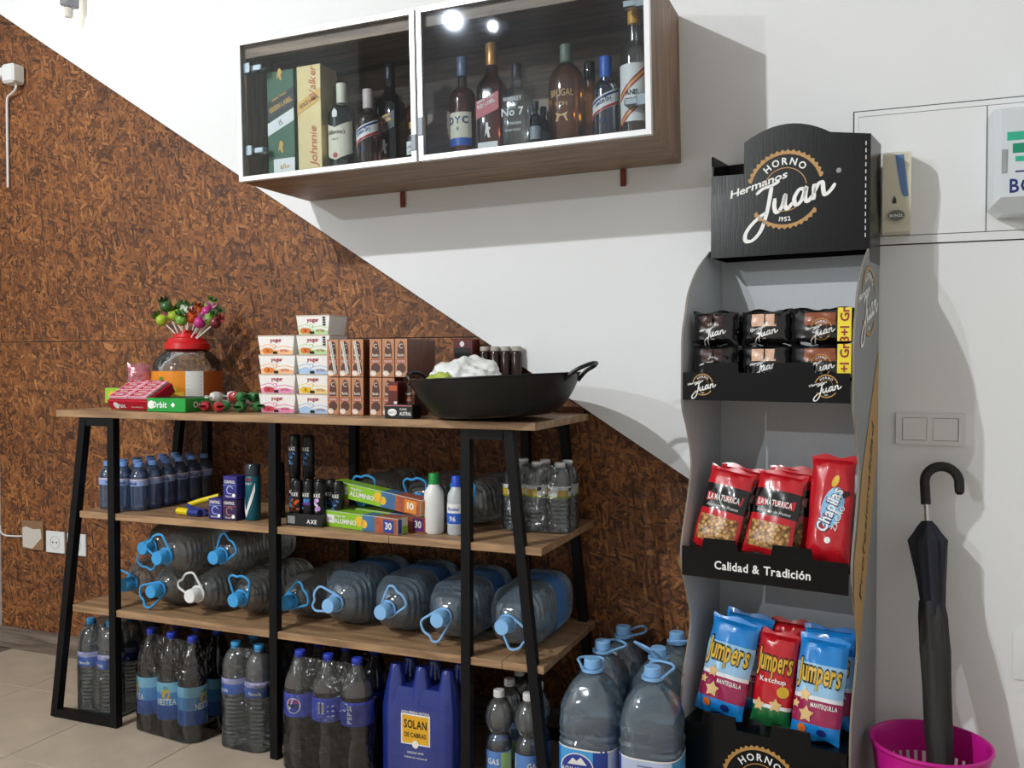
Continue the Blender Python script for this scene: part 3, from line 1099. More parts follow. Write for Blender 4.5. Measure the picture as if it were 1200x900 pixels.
def lab_anis(t):
    k = MB(); R = 0.0385
    k.band(R, 0.03, 0.18, -70, 70, 20, mi=0)
    f = cyl(R + 0.0006, 0)
    for dz, mi in ((0.05, 1), (0.057, 2), (0.064, 1), (0.118, 1), (0.125, 2), (0.132, 1)):
        pts = []
        for i in range(9):
            u = -0.038 + 0.076 * i / 8
            for v in (0, 0.006):
                pts.append(f(u, dz + v + u * 0.9))
        k.add(pts, [(2 * i, 2 * i + 2, 2 * i + 3, 2 * i + 1) for i in range(8)], mi)
    text(k, 'ANIS', 0.014, cyl(R + 0.001, 0.105), 3, 'b', width=0.034)
    text(k, 'DULCE', 0.012, cyl(R + 0.001, 0.086), 3, 'n', width=0.036)
    k.build('label', [M_WLAB, M_RED, K('yellow_print', '#e0b53a'), M_INKB], t)
bottle('anise_bottle', 'tall clear anise bottle with red and yellow striped white label by the cabinet end', cabx(745, yb), yb, std_prof(0.038, 0.33, 0.6, 0.0145, 0.9), GLASS_CLR,
       ([(0.016, 0.29), (0.0165, 0.292), (0.0165, 0.335), (0.016, 0.338)], K('amber_cap', '#d79a2c', 0.35)), lab=lab_anis)

# ================================================================== CARDBOARD DISPLAY STAND
SA = math.radians(-9.8)
SW, SD = 0.43, 0.30
SM = Matrix.Translation((-0.489, -0.332, 0)) @ Matrix.Rotation(SA, 4, 'Z')
SMI = SM.inverted()
def SL(px, py, dl=0.0):
    """pixel -> stand coordinates on the upright plane dl metres behind the stand's front"""
    o = SMI @ CAM; d = SMI.to_3x3() @ ray(px, py)
    t = (dl - o.y) / d.y
    return o + d * t
M_CARD = mat('grey_white_card', '#c6cace', 0.6, vary=0.03, bump=0.05, bscale=200, stretch=(6, 1, 0.2))
M_CARDG = mat('grey_card_print', '#85888a', 0.5, vary=0.04)
M_CARDK = mat('black_card_print', '#090a0b', 0.24, vary=0.05, bump=0.02, bscale=24, stretch=(9, 1, 0.5), spec=0.3)
M_KRAFT = mat('kraft_edge', '#b08d5c', 0.75, vary=0.1)
M_CEDGE = mat('corrugated_edge', '#847c70', 0.8, vary=0.2, vscale=200)
M_LW = mat('logo_white', '#f0f0ee', 0.5, vary=0)
M_LG = mat('logo_gold', '#b5894c', 0.5, vary=0.05)
st = thing('display_stand', 'tall black and grey cardboard display stand with a round bakery emblem on its header', 'display stand', M=SM)

edge = [(1.477, .21), (1.42, .113), (1.355, .047), (1.29, .02), (1.22, 0), (1.067, 0), (1.0, .035), (.91, .07), (.82, .05), (.69, 0), (.62, .01), (.556, .045), (.467, .07), (.334, .013), (.223, 0), (0.11, 0), (0.002, 0)]
ed = catmull([(a, b) for a, b in edge], 4)
for xa, nm in ((0.0, 'inner'), (SW - 0.005, 'outer')):
    k = MB()
    poly = [(SD, 0.002), (SD, 1.477)] + [(max(0, b), a) for a, b in ed]
    k.prism(poly, lambda a, z, h: (xa + h, a, z), 0.005)
    for f_i, f in enumerate(k.f):
        if len(f) == 4:
            k.m[f_i] = 1
    k.m[0] = 0 if xa == 0 else 0
    k.m[1] = 2 if xa > 0 else 0
    sp_ = k.build('side_panel', [M_CARD, M_CEDGE, M_CARDG], st)
    if xa > 0:
        fo = lambda a, b: Vector((SW + 0.0012, a, b))
        k = MB()
        k.flat([(0.012, 0.62), (0.012, 0.70), (0.06, 0.80), (0.095, 0.90), (0.16, 1.0), (0.25, 1.14), (0.295, 1.2), (0.295, 0.98), (0.2, 0.72), (0.12, 0.55), (0.06, 0.42), (0.06, 0.5), (0.03, 0.55)], fo, 0)
        fo2 = lambda a, b: Vector((SW + 0.0018, a, b))
        text(k, 'Profesionalidad', 0.035, fo2, 1, 'n', shear=0.3, cx=0.15, cy=0.8, rot=1.25, width=0.44)
        juan_logo(k, lambda a, b: fo2(0.16 + a, 1.32 + b), 0.085, 2, 3, teeth=30)
        k.build('side_print', [M_KRAFT, M_INKB, M_LW, M_LG], sp_)
k = MB(); k.box(0.0055, SD - 0.005, 0.002, SW - 0.0055, SD, 1.60); k.build('back_panel', M_CARD, st)

# header: folded black card box with an arched front
hd = 0.165
pts = {}
for nm, px, py in (('bl', 833, 303), ('br', 1012, 289), ('tr', 1015, 157), ('ar', 973, 161), ('an', 872, 172), ('nl', 872, 204), ('tl', 833, 207), ('top', 922, 145)):
    q = SL(px, py, hd); pts[nm] = (q.x, q.z)
xl, xr = pts['bl'][0], SW + 0.001
zb, zt = pts['bl'][1], pts['tr'][1]
xn, xa2 = pts['an'][0], pts['ar'][0]
ztop = pts['top'][1]
poly = [(xl, zb), (xr, zb), (xr, zt)]
for i in range(13):
    t_ = i / 12
    x = xa2 + (xn - xa2) * t_
    poly.append((x, zt + 0.004 + (ztop - zt - 0.004) * math.sin(PI * (0.06 + 0.88 * t_)) ** 0.8))
poly += [(xn, pts['nl'][1]), (xl, pts['tl'][1])]
k = MB(); k.prism(poly, lambda a, z, h: (a, hd + h, z), 0.005); hdr = k.build('header_front', M_CARDK, st)
k = MB(); k.box(xl - 0.001, hd + 0.006, zb, xl + 0.004, SD + 0.001, zt - 0.01); k.build('header_side', M_CARDK, st)
k = MB(); k.cbox(xr - 0.005, hd + 0.006, zb - 0.03, xr, SD + 0.001, zt, 0.001); k.build('header_side', M_CARDK, st)
k = MB(); k.box(xl + 0.005, SD - 0.012, zb, xr - 0.006, SD - 0.006, zt - 0.012); k.build('header_back', M_CARDK, st)
k = MB()
q = SL(920, 222, hd)
juan_logo(k, lambda a, b: Vector((q.x + a, hd - 0.0012, q.z + b)), 0.098, 0, 1)
k.build('emblem', [M_LW, M_LG], hdr)
k = MB()
text(k, '®', 0.012, lambda a, b: Vector((q.x + 0.135 + a, hd - 0.0012, q.z + 0.035 + b)), 0, 'n')
for i in range(14):
    z0 = zb + 0.03 + i * (zt - zb - 0.04) / 14
    k.flat([(0, 0), (0.002, 0), (0.002, 0.010), (0, 0.010)], lambda a, b: Vector((xr - 0.012 + a, hd - 0.0012, z0 + b)), 0)
k.build('perforation', [M_LW, M_LG], hdr)

# trays with tabbed black lips
def tray(z0, ztop_, ztab, zfloor, wr):
    k = MB()
    a = [(0.008, z0), (SW - 0.008, z0), (SW - 0.008, ztop_), (0.34, ztop_), (0.335, ztab), (0.243, ztab), (0.238, ztop_), (0.155, ztop_), (0.15, ztab), (0.066, ztab), (0.061, ztop_), (0.008, ztop_)]
    k.prism(a, lambda u, z, h: (u, -0.006 + h, z), 0.005)
    lip = k.build('tray_lip', M_CARDK, st)
    k = MB(); k.box(0.007, 0.0, zfloor - 0.005, SW - 0.007, SD - 0.006, zfloor); k.build('tray_floor', M_CARDK, st)
    if wr:
        for w1 in wr:
            k = MB(); w1(k, lambda a_, b_: Vector((a_, -0.0075, b_))); k.build('lip_print', [M_LW, M_LG], lip)
wr1 = [lambda k, f, cx=cx: juan_logo(k, lambda a, b: f(cx + a, 1.112 + b), 0.027, 0, 1, teeth=24) for cx in (0.062, 0.368)]
tray(1.072, 1.143, 1.168, 1.128, wr1)
tray(0.618, 0.694, 0.72, 0.672, [lambda k, f: text(k, 'Calidad & Tradición', 0.022, lambda a, b: f(0.215 + a, 0.655 + b), 0, 'b', width=0.24)])
tray(0.012, 0.24, 0.272, 0.232, [lambda k, f: juan_logo(k, lambda a, b: f(0.215 + a, 0.115 + b), 0.095, 0, 1)])

# ------------------------------------------------------------------ packets on the stand
def pillow(w_, h_, t_, seed=0, seal=0.06):
    r = random.Random(seed)
    ph = [r.uniform(0, 6) for _ in range(6)]
    def S(u, v, side):
        e = min(1, v / 0.16) if v < 0.5 else min(1, (1 - v) / 0.14)
        e = math.sin(e * PI / 2) ** 0.8
        if v < seal * 0.5 or v > 1 - seal:
            e *= 0.12
        b_ = (1 - abs(u) ** 2.6) ** 0.62 if abs(u) < 1 else 0
        wr = 0.10 * math.sin(9 * u + ph[0] + 5 * v) * math.sin(11 * v + ph[1]) + 0.07 * math.sin(21 * v + 6 * u + ph[2])
        edge_ = 0.015 * math.sin(14 * v + ph[3])
        th = t_ / 2 * e * b_ * (1 + wr * 0.9)
        x = u * w_ / 2 * (1 - 0.05 * e + edge_)
        return Vector((x, side * th - (0.0006 if side < 0 else -0.0006), v * h_ + (0.004 * math.sin(5 * u + ph[4]) if v > 0.97 or v < 0.03 else 0)))
    return S

def bag_mesh(k, S, mf, nx=14, ny=26):
    for side in (-1, 1):
        vs_, fs, ms = [], [], []
        for j in range(ny + 1):
            for i in range(nx + 1):
                vs_.append(S(-1 + 2 * i / nx, j / ny, side))
        o = len(k.f)
        for j in range(ny):
            for i in range(nx):
                a = j * (nx + 1) + i
                fs.append((a, a + 1, a + nx + 2, a + nx + 1)); ms.append(mf((i + 0.5) / nx * 2 - 1, (j + 0.5) / ny))
        k.add(vs_, fs); k.m[o:] = ms

def onbag(S, w_, h_, lift=0.0012):
    def fn(a, b):
        u = max(-0.99, min(0.99, a / (w_ / 2))); v = max(0.01, min(0.99, b / h_))
        p = S(u, v, -1); return Vector((p.x, p.y - lift, p.z))
    return fn

def fine(k, pts, fn, mi, n=6):
    """outline patch laid on a curved packet as a fan of small triangles"""
    cx = sum(p[0] for p in pts) / len(pts); cy = sum(p[1] for p in pts) / len(pts)
    m = len(pts)
    vs_ = [fn(cx, cy)]
    for r in (0.5, 1.0):
        vs_ += [fn(cx + (x - cx) * r, cy + (y - cy) * r) for x, y in pts]
    fs = [(0, 1 + i, 1 + (i + 1) % m) for i in range(m)] + [(1 + i, 1 + m + i, 1 + m + (i + 1) % m, 1 + (i + 1) % m) for i in range(m)]
    k.add(vs_, fs, mi)

def oval(cx, cy, a, b, n=20, rot=0):
    return [(cx + a * math.cos(t) * math.cos(rot) - b * math.sin(t) * math.sin(rot), cy + a * math.cos(t) * math.sin(rot) + b * math.sin(t) * math.cos(rot)) for t in (2 * PI * i / n for i in range(n))]

def star(cx, cy, r, rot=0.3):
    return [(cx + (r if i % 2 == 0 else r * 0.55) * math.cos(rot + PI * i / 5), cy + (r if i % 2 == 0 else r * 0.55) * math.sin(rot + PI * i / 5)) for i in range(10)]

GLOSS = dict(coat=0.6)
M_BAGR = mat('red_foil', '#c01824', 0.22, vary=0.12, **GLOSS); M_BAGK = mat('black_foil', '#131214', 0.22, vary=0.1, **GLOSS)
M_BAGB = mat('blue_foil', '#1d86d6', 0.22, vary=0.08, **GLOSS); M_BAGS = mat('sky_foil', '#9cc9ea', 0.25, vary=0.06, **GLOSS)
M_BAGM = mat('magenta_foil', '#9d1b50', 0.25, vary=0.08, **GLOSS); M_YEL = mat('yellow_print', '#f0d21c', 0.35, vary=0.03)
M_NUTS = nuts_mat(); M_STAR = mat('biscuit_star', '#e3bf83', 0.5, vary=0.1); M_BAGG = mat('green_foil', '#1f6a38', 0.25, **GLOSS)
M_BAGW = mat('white_foil', '#eceef0', 0.25, vary=0.03, **GLOSS)

def stand_M(u, d, z, lean=0.0, roll=0.0, yaw=0.0):
    return SM @ Matrix.Translation((u, d, z)) @ Matrix.Rotation(yaw, 4, 'Z') @ Matrix.Rotation(-lean, 4, 'X') @ Matrix.Rotation(roll, 4, 'Y')

# pastry packs, two high, three columns
def pastry(label, u, d, z, biscuit, offer, seed, w_=0.128, h_=0.084, group='pastry packs on the top tray'):
    t = thing('pastry_pack', label, 'snack pack', M=stand_M(u, d, z, 0.04, 0.0), group=group)
    th = 0.06
    S = pillow(w_, h_, th, seed, 0.03)
    def mf(a, b):
        if biscuit and -0.45 < a < 0.55 and 0.52 < b < 0.88:
            return 1
        return 0
    k = MB(); bag_mesh(k, S, mf, 12, 14)
    k.build('wrapper', [M_BAGK, K('biscuit_window' + biscuit, biscuit, 0.3, coat=0.5) if biscuit else M_BAGK], t)
    f = onbag(S, w_, h_)
    k = MB()
    juan_logo(k, lambda a, b: f(a * 1.0 + 0.004, 0.032 + b), 0.026, 0, 1, ring=offer, teeth=20)
    if biscuit and not offer:
        for i in range(2):
            xx = -0.026 + 0.03 * (i + 1) * 0.9
            fine(k, [(xx, h_ * 0.55), (xx + 0.003, h_ * 0.56), (xx + 0.004, h_ * 0.86), (xx + 0.001, h_ * 0.86)], f, 2)
    k.build('print', [M_LW, M_LG, M_BAGK], t)
    if offer:
        k = MB()
        xo = w_ * 0.5
        k.cbox(xo - 0.036, -th / 2 - 0.006, 0.002, xo - 0.004, -th / 2 - 0.003, h_ - 0.002, 0.0005, mi=0)
        ff = plane((xo - 0.02, -th / 2 - 0.0066, h_ / 2), (1, 0, 0), (0, 0, 1))
        text(k, '3+1 Gr', 0.021, ff, 1, 'b', rot=PI / 2, width=h_ * 0.98)
        k.build('offer_strip', [K('yellow_strip', '#e8d52a', 0.4), K('dark_red_ink', '#8a1420', 0.5)], t)
    return t
zl = 1.129
for lv in (0, 1):
    z = zl + lv * 0.0865
    wd_ = ['lower', 'upper'][lv]
    pastry(f'black pack of dark chocolate pastries, {wd_} one furthest from the yellow strips', 0.075, 0.05, z, '#3a1c16', False, 3 + lv, 0.122)
    pastry(f'black pack with pale sponge biscuits in its window, {wd_} one next to the yellow strips', 0.208, 0.05, z, '#dcb49a', False, 6 + lv, 0.128)
    pastry(f'black pastry pack with a yellow 3+1 strip, {wd_} one', 0.346, 0.045, z, '#8a4a2c', True, 9 + lv, 0.157)
for u, sd in ((0.075, 21), (0.208, 22), (0.35, 23)):
    pastry('black pastry pack in the second row behind the front packs', u + 0.01, 0.118, zl + 0.0865, None, False, sd, 0.115, group='second row of pastry packs')
    pastry('black pastry pack in the second row behind the front packs', u + 0.01, 0.118, zl, None, False, sd, 0.115, group='second row of pastry packs')

# nut bags
def nut_bag(label, u, d, z, lean, roll, seed, front=True):
    w_, h_, th = 0.125, 0.215, 0.035
    t = thing('nut_bag', label, 'snack bag', M=stand_M(u, d, z, lean, roll), group=None if front else 'nut bags behind the front two')
    S = pillow(w_, h_, th, seed)
    def mf(a, b):
        if b < 0.07: return 0
        if b < 0.40: return 2 if abs(a) < 0.9 else 0
        if b < 0.48: return 0
        if b < 0.76: return 1
        return 0
    k = MB(); bag_mesh(k, S, mf); k.build('wrapper', [M_BAGR, M_BAGK, M_NUTS], t)
    f = onbag(S, w_, h_)
    k = MB()
    fine(k, [(-0.05, 0.118), (0.05, 0.122), (0.052, 0.146), (-0.05, 0.142)], f, 1)
    text(k, 'LA MATURRICA', 0.016, onbag(S, w_, h_, 0.0036), 0, 'b', cx=0, cy=0.132, width=0.09, rot=0.03)
    text(k, 'Selección de Frutos', 0.008, f, 0, 'n', shear=0.3, cy=0.11, width=0.09)
    k.build('print', [M_LW, M_BAGR], t)
    return t
zf = 0.673
q1 = SL(832, 636, 0.035); q2 = SL(896, 641, 0.035)
nut_bag('red and black front nut bag furthest from the red cocoa bag', q1.x + 0.004, 0.045, zf + 0.012, 0.3, 0.17, 31)
nut_bag('red and black front nut bag nearest the red cocoa bag', q2.x, 0.04, zf + 0.01, 0.3, 0.14, 32)
for i, (u, d, ro) in enumerate(((q1.x + 0.02, 0.1, 0.15), (q2.x + 0.022, 0.09, 0.1), (q2.x + 0.04, 0.138, 0.07))):
    nut_bag('red and black nut bag tucked behind the front two nut bags', u, d, zf + 0.012, 0.27, ro, 33 + i, False)

def choc_bag():
    w_, h_, th = 0.108, 0.265, 0.05
    q = SL(981, 648, 0.03)
    t = thing('cocoa_snack_bag', 'glossy red snack bag with blue oval and white lettering on the middle tray', 'snack bag', M=stand_M(q.x - 0.03, 0.055, zf + 0.004, 0.22, 0.04, 0.1))
    S = pillow(w_, h_, th, 41)
    k = MB(); bag_mesh(k, S, lambda a, b: 0); k.build('wrapper', [M_BAGR], t)
    f = onbag(S, w_, h_); f2 = onbag(S, w_, h_, 0.002); f3 = onbag(S, w_, h_, 0.003)
    k = MB()
    fine(k, oval(0.006, 0.135, 0.052, 0.026, 22, 1.35), f, 0)
    text(k, 'Chapilas', 0.03, f2, 2, 'f', cx=-0.002, cy=0.13, rot=1.25, width=0.115)
    text(k, 'Chapilas', 0.03, f3, 1, 'b', cx=-0.002, cy=0.13, rot=1.25, width=0.112)
    text(k, 'ZACAO', 0.012, f2, 4, 'b', cx=0.022, cy=0.11, rot=1.25)
    fine(k, oval(0.01, 0.2, 0.016, 0.008, 14, 1.2), f2, 3)
    fine(k, oval(0.03, 0.168, 0.018, 0.008, 14, 0.4), f2, 5)
    fine(k, oval(0.0, 0.055, 0.008, 0.008, 14), f2, 1)
    k.build('print', [K('sky_print', '#8ec3e8'), M_LW, M_NAVY, M_YEL, M_INKW, K('brown_print', '#3c1d14')], t)
choc_bag()

# star puff bags
def jumpers(label, u, d, z, lean, roll, seed, red=False, group=None, h_=0.25, w_=0.132):
    t = thing('puff_bag', label, 'snack bag', M=stand_M(u, d, z, lean, roll), group=group)
    th = 0.05
    S = pillow(w_, h_, th, seed)
    def mf(a, b):
        if red:
            return 4 if b < 0.2 else (5 if b < 0.24 else 3)
        if b < 0.15: return 0
        if b < 0.17: return 5
        if b < 0.40: return 2
        if b < 0.42: return 5
        if b < 0.62: return 1
        return 0 if b > 0.74 else 1
    k = MB(); bag_mesh(k, S, mf); k.build('wrapper', [M_BAGB, M_BAGS, M_BAGM, M_BAGR, M_BAGG, M_BAGW], t)
    f = onbag(S, w_, h_); f2 = onbag(S, w_, h_, 0.0022); f3 = onbag(S, w_, h_, 0.0034)
    k = MB()
    hh = 0.055
    text(k, 'Jumpers', hh, f2, 1, 'f', cy=0.165, rot=-0.04, width=w_ * 0.90)
    text(k, 'Jumpers', hh, f3, 0, 'b', cy=0.165, rot=-0.04, width=w_ * 0.88)
    if red:
        text(k, 'Ketchup', 0.012, f2, 3, 'b', cy=0.115, width=0.07)
        for cx, cy in ((-0.03, 0.05), (0.015, 0.055)):
            fine(k, star(cx, cy, 0.018), f2, 2)
        fine(k, oval(0.03, 0.09, 0.014, 0.014), f2, 0)
    else:
        text(k, 'MANTEQUILLA', 0.011, f2, 3, 'b', cx=0.02, cy=0.085, width=0.065)
        for cx, cy, r in ((-0.03, 0.105, 0.017), (-0.022, 0.06, 0.021), (-0.052, 0.08, 0.012)):
            fine(k, star(cx, cy, r), f2, 2)
        fine(k, oval(-0.03, 0.025, 0.011, 0.011), f2, 4); fine(k, oval(0.02, 0.022, 0.012, 0.009), f2, 5)
    k.build('print', [M_YEL, M_INKB, M_STAR, M_LW, K('orange_badge', '#e0702a'), M_NAVY], t)
    return t
zt_ = 0.2335
a1 = SL(839, 838, 0.03); a2 = SL(903, 845, 0.04); a3 = SL(958, 862, 0.03)
jumpers('blue star-puff front bag with magenta band nearest the big water jugs', a1.x, 0.045, zt_ + 0.02, 0.25, 0.13, 51)
jumpers('red and green ketchup puff bag between the two blue bags', a2.x - 0.008, 0.06, zt_ + 0.012, 0.2, 0.06, 52, True, h_=0.235, w_=0.105)
jumpers('blue star-puff front bag with magenta band nearest the magenta basket', a3.x - 0.012, 0.045, zt_ + 0.004, 0.25, 0.05, 53, w_=0.124)
jumpers('blue star-puff bag tucked behind a front blue bag', a1.x + 0.025, 0.115, zt_ + 0.02, 0.2, 0.1, 54, group='blue puff bags behind the front ones')
jumpers('blue star-puff bag tucked behind a front blue bag', a3.x - 0.004, 0.125, zt_ + 0.01, 0.2, 0.0, 55, group='blue puff bags behind the front ones')
jumpers('red ketchup puff bag tucked behind the front red one', a2.x + 0.01, 0.145, zt_ + 0.01, 0.15, 0.0, 56, True, w_=0.1)

# ================================================================== THINGS ON TOP OF THE SHELF UNIT
def boxthing(name, label, cat, loc, sz, m_, rz=0.0, group=None, M=None, c=0.0015, wr=None, mats=None, part='carton'):
    """box standing on loc (front left bottom corner), sz = width, depth, height; wr(k, front, side, top) adds print"""
    t = thing(name, label, cat, loc, rz, group, M)
    w_, d_, h_ = sz
    k = MB(); k.cbox(0, 0, 0, w_, d_, h_, c); k.build(part, m_, t)
    if wr:
        k = MB()
        e = 0.0008
        wr(k, plane((0, -e, 0), (1, 0, 0), (0, 0, 1)), plane((w_ + e, 0, 0), (0, 1, 0), (0, 0, 1)), plane((0, 0, h_ + e), (1, 0, 0), (0, 1, 0)))
        k.build('print', mats, t)
    return t

def rect(k, f, a0, b0, a1, b1, mi):
    k.flat([(a0, b0), (a1, b0), (a1, b1), (a0, b1)], f, mi)

ZS = ZT + 0.0008
# --- lollipop jar
JX, JY, JR = -2.235, -0.175, 0.115
M_JAR = film_mat('jar_plastic', '#ffffff', 0.01, 0.05, 0.15, haze=0.02, ior=1.35)
M_LID = K('red_lid', '#c4161c', 0.35)
jar = thing('lollipop_jar', 'clear plastic jar with orange label and red domed lid full of lollipop holes', 'jar', (JX, JY, ZS), 0.72)
k = MB(); k.lathe([(0, 0), (0.10, 0), (JR, 0.012), (JR, 0.135), (0.108, 0.16), (0.082, 0.188), (0.066, 0.198), (0.062, 0.198), (0.078, 0.186), (0.104, 0.158), (JR - 0.003, 0.133), (JR - 0.003, 0.014), (0, 0.004)], 36)
k.build('body', M_JAR, jar)
k = MB(); k.lathe([(0, 0.198), (0.074, 0.198), (0.076, 0.201), (0.074, 0.219), (0.066, 0.225), (0.062, 0.236), (0.047, 0.241), (0.042, 0.252), (0.024, 0.256), (0.018, 0.265), (0, 0.266)], 32); k.build('lid', M_LID, jar)
k = MB(); r_ = JR + 0.0012
k.band(r_, 0.02, 0.125, -92, -3, 20, mi=0); k.band(r_, 0.02, 0.125, -3, 26, 8, mi=1); k.band(r_, 0.03, 0.125, 26, 96, 20, mi=2); k.band(r_ + 0.0005, 0.02, 0.055, -85, -5, 16, mi=3)
fj = cyl(r_ + 0.001, 0.06, -45)
for i, (u, v, a, mi) in enumerate(((-0.04, 0.035, 0.014, 3), (-0.02, 0.02, 0.016, 4), (0.0, 0.03, 0.014, 3), (0.02, 0.022, 0.016, 4), (-0.03, 0.005, 0.018, 5), (0.01, 0.008, 0.018, 5), (0.045, 0.012, 0.014, 6), (0.0, 0.05, 0.009, 4))):
    k.flat(oval(u, v, a, a * 0.8, 14), cyl(r_ + 0.0008 + i * 0.0002, 0.05, -45), mi)
text(k, 'POP', 0.022, cyl(r_ + 0.003, 0.066, -45), 1, 'f', width=0.06)
for i in range(6):
    k.flat([(-0.022, 0.0), (0.022, 0.0), (0.022, 0.002), (-0.022, 0.002)], cyl(r_ + 0.0006, 0.035 + i * 0.014, 11), 7)
k.build('label', [K('orange_label', '#e08a1e'), M_WLAB, K('rust_label', '#a4551f'), M_YEL, K('leaf_print', '#5b8a2c'), M_RED, K('lime_print', '#a9c23a'), K('grey_ink', '#9a9a9a')], jar)

b = MB(); S = pillow(0.075, 0.15, 0.03, 77)
bag_mesh(b, S, lambda a, c: 0, 8, 14)
t = thing('plastic_bag', 'red and pink plastic bag slumped against the lollipop jar', 'bag', M=M4((JX - 0.115, JY - 0.105, ZS), rx=-0.1, rz=0.7))
b.build('film', [film_mat('pink_film', '#e7a0a8', 0.45, 0.25, 0.6, haze=0.5, tint='#f0a0a8')], t)

LOL = [(205, 210, 'gy'), (262, 128, 'gp'), (300, 178, 'gy'), (365, 208, 'g'), (380, 128, 'gw'), (440, 186, 'o'), (492, 145, 'o'), (512, 228, 'm'), (572, 142, 'm'), (592, 96, 'g'), (592, 202, 'g'), (634, 168, 'gw'), (640, 228, 'dr'), (415, 142, 'gw'), (240, 100, 'dg'), (330, 165, 'gy')]
LC = {'gy': ('#9ab52c', '#3d6a24', 'green and yellow wrapped lollipop stuck in the red jar lid'), 'gp': ('#b1487a', '#3f7030', 'pink and green wrapped lollipop stuck in the red jar lid'),
      'g': ('#6da03a', '#3a6b2a', 'leaf-green wrapped lollipop stuck in the red jar lid'), 'gw': ('#b7c4ad', '#4b7a3e', 'pale grey-green wrapped lollipop stuck in the red jar lid'),
      'o': ('#d8591e', '#8c3a1a', 'orange wrapped lollipop stuck in the red jar lid'), 'm': ('#b2247a', '#d67fb2', 'magenta wrapped lollipop stuck in the red jar lid'),
      'dr': ('#6a1620', '#8c2a2a', 'dark red wrapped lollipop at the edge of the red jar lid'), 'dg': ('#2f5a2a', '#1d3a20', 'dark green wrapped lollipop at the rear of the red jar lid')}
M_STICK = K('white_stick', '#e6e4de', 0.5)
DYS = [-0.04, 0.04, 0.0, -0.05, 0.05, -0.025, 0.03, -0.045, 0.0, 0.05, -0.03, 0.03, -0.055, 0.0, -0.012, 0.02]
for X_, Y_, kc in LOL:
    px, py = 160 + X_ / 6.92, 345 + Y_ / 6.92
    dy = DYS.pop(0)
    hp = P(px, py, y=JY + dy)
    ux = (hp.x - JX) * 0.42; uy = dy * 0.6
    rad = math.hypot(ux, uy)
    zb_ = ZS + (0.2355 if rad > 0.047 else 0.2535 if rad > 0.026 else 0.2665)
    bp_ = Vector((JX + ux, JY + uy, zb_))
    c1, c2, lb = LC[kc]
    t = thing('lollipop', lb, 'lollipop', bp_, group='lollipops in the jar lid')
    d = hp - bp_; dn = d.normalized()
    k = MB(); k.tube([(0, 0, 0), d * 0.5, d * 0.95], 0.0022, 6); k.build('stick', M_STICK, t)
    Rm = dn.to_track_quat('Z', 'Y').to_matrix().to_4x4()
    k = MB(); k.X = Matrix.Translation(d) @ Rm
    rr = 0.0205
    k.lathe([(0, -rr)] + [(rr * math.sin(PI * i / 8), -rr * math.cos(PI * i / 8)) for i in range(1, 8)] + [(0, rr)], 14)
    k.build('candy', K('wrap_' + kc, c1, 0.25, coat=0.5, vary=0.35, vscale=90), t)
    k = MB(); k.X = Matrix.Translation(d) @ Rm
    vs_ = []
    n_ = 14
    for i in range(n_):
        a = 2 * PI * i / n_
        vs_ += [(0.005 * math.cos(a), 0.005 * math.sin(a), rr * 0.95), (0.0185 * math.cos(a), 0.0185 * math.sin(a), rr + (0.016 if i % 2 else 0.004))]
    fs = [(2 * i, 2 * ((i + 1) % n_), 2 * ((i + 1) % n_) + 1, 2 * i + 1) for i in range(n_)]
    k.add(vs_, fs)
    k.build('wrapper_frill', K('frill_' + kc, c2, 0.3, coat=0.4, vary=0.3, vscale=90), t)

# --- gum boxes
M_LIME = K('lime_carton', '#8fc23a', 0.4)
boxthing('snack_box', 'small lime green box behind the red gum display', 'box', (-2.488, -0.295, ZS), (0.12, 0.1, 0.066), M_LIME,
         wr=lambda k, f, s, tp: (fine(k, oval(0.035, 0.045, 0.02, 0.012), f, 0), rect(k, f, 0.002, 0.002, 0.05, 0.016, 1), rect(k, tp, 0.02, 0.02, 0.1, 0.03, 2)),
         mats=[M_YEL, K('bean_print', '#7a3a20'), M_INKB])
RM = M4((-2.335, -0.418, ZS + 0.001), rx=0.50, rz=-0.06)
M_GRED = K('red_carton', '#b3142e', 0.35)
boxthing('gum_display_box', 'open red gum display box propped up at an angle', 'box', None, (0.178, 0.118, 0.034), M_GRED, M=RM,
         wr=lambda k, f, s, tp: (fine(k, oval(0.035, 0.017, 0.012, 0.012), f, 0), text(k, 'Orbit', 0.016, lambda a, b: f(0.05 + a, 0.017 + b) - Vector((0, 0.0006, 0)), 0, 'b', width=0.05), text(k, 'Strawberry', 0.007, lambda a, b: f(0.125 + a, 0.013 + b), 0, 'n', width=0.05)),
         mats=[M_INKW])
gp = None
for i in range(2):
    for j in range(5):
        lo = (0.006 + i * 0.084, 0.008 + j * 0.0215, 0.0348)
        Mg = RM @ Matrix.Translation(lo)
        if gp is None:
            gp = thing('gum_pack', 'pink and white gum pack lying in the red display box', 'gum', M=Mg, group='gum packs in the red display')
            k = MB(); k.cbox(0, 0, 0, 0.082, 0.0195, 0.012, 0.002); k.build('sleeve', K('pink_white_pack', '#d9a0b0', 0.35), gp)
            k = MB(); f = plane((0.041, 0.0098, 0.0128), (1, 0, 0), (0, 1, 0))
            k.flat([(-0.036, -0.008), (0.02, -0.008), (0.034, 0.008), (-0.03, 0.008)], f, 1)
            text(k, 'Orbit', 0.009, plane((0.041, 0.0098, 0.0134), (1, 0, 0), (0, 1, 0)), 0, 'b', width=0.036)
            k.build('print', [M_INKW, M_GRED], gp)
        else:
            dup(gp, M=Mg)
M_GGRN = K('green_carton_bright', '#1f9a3c', 0.35)
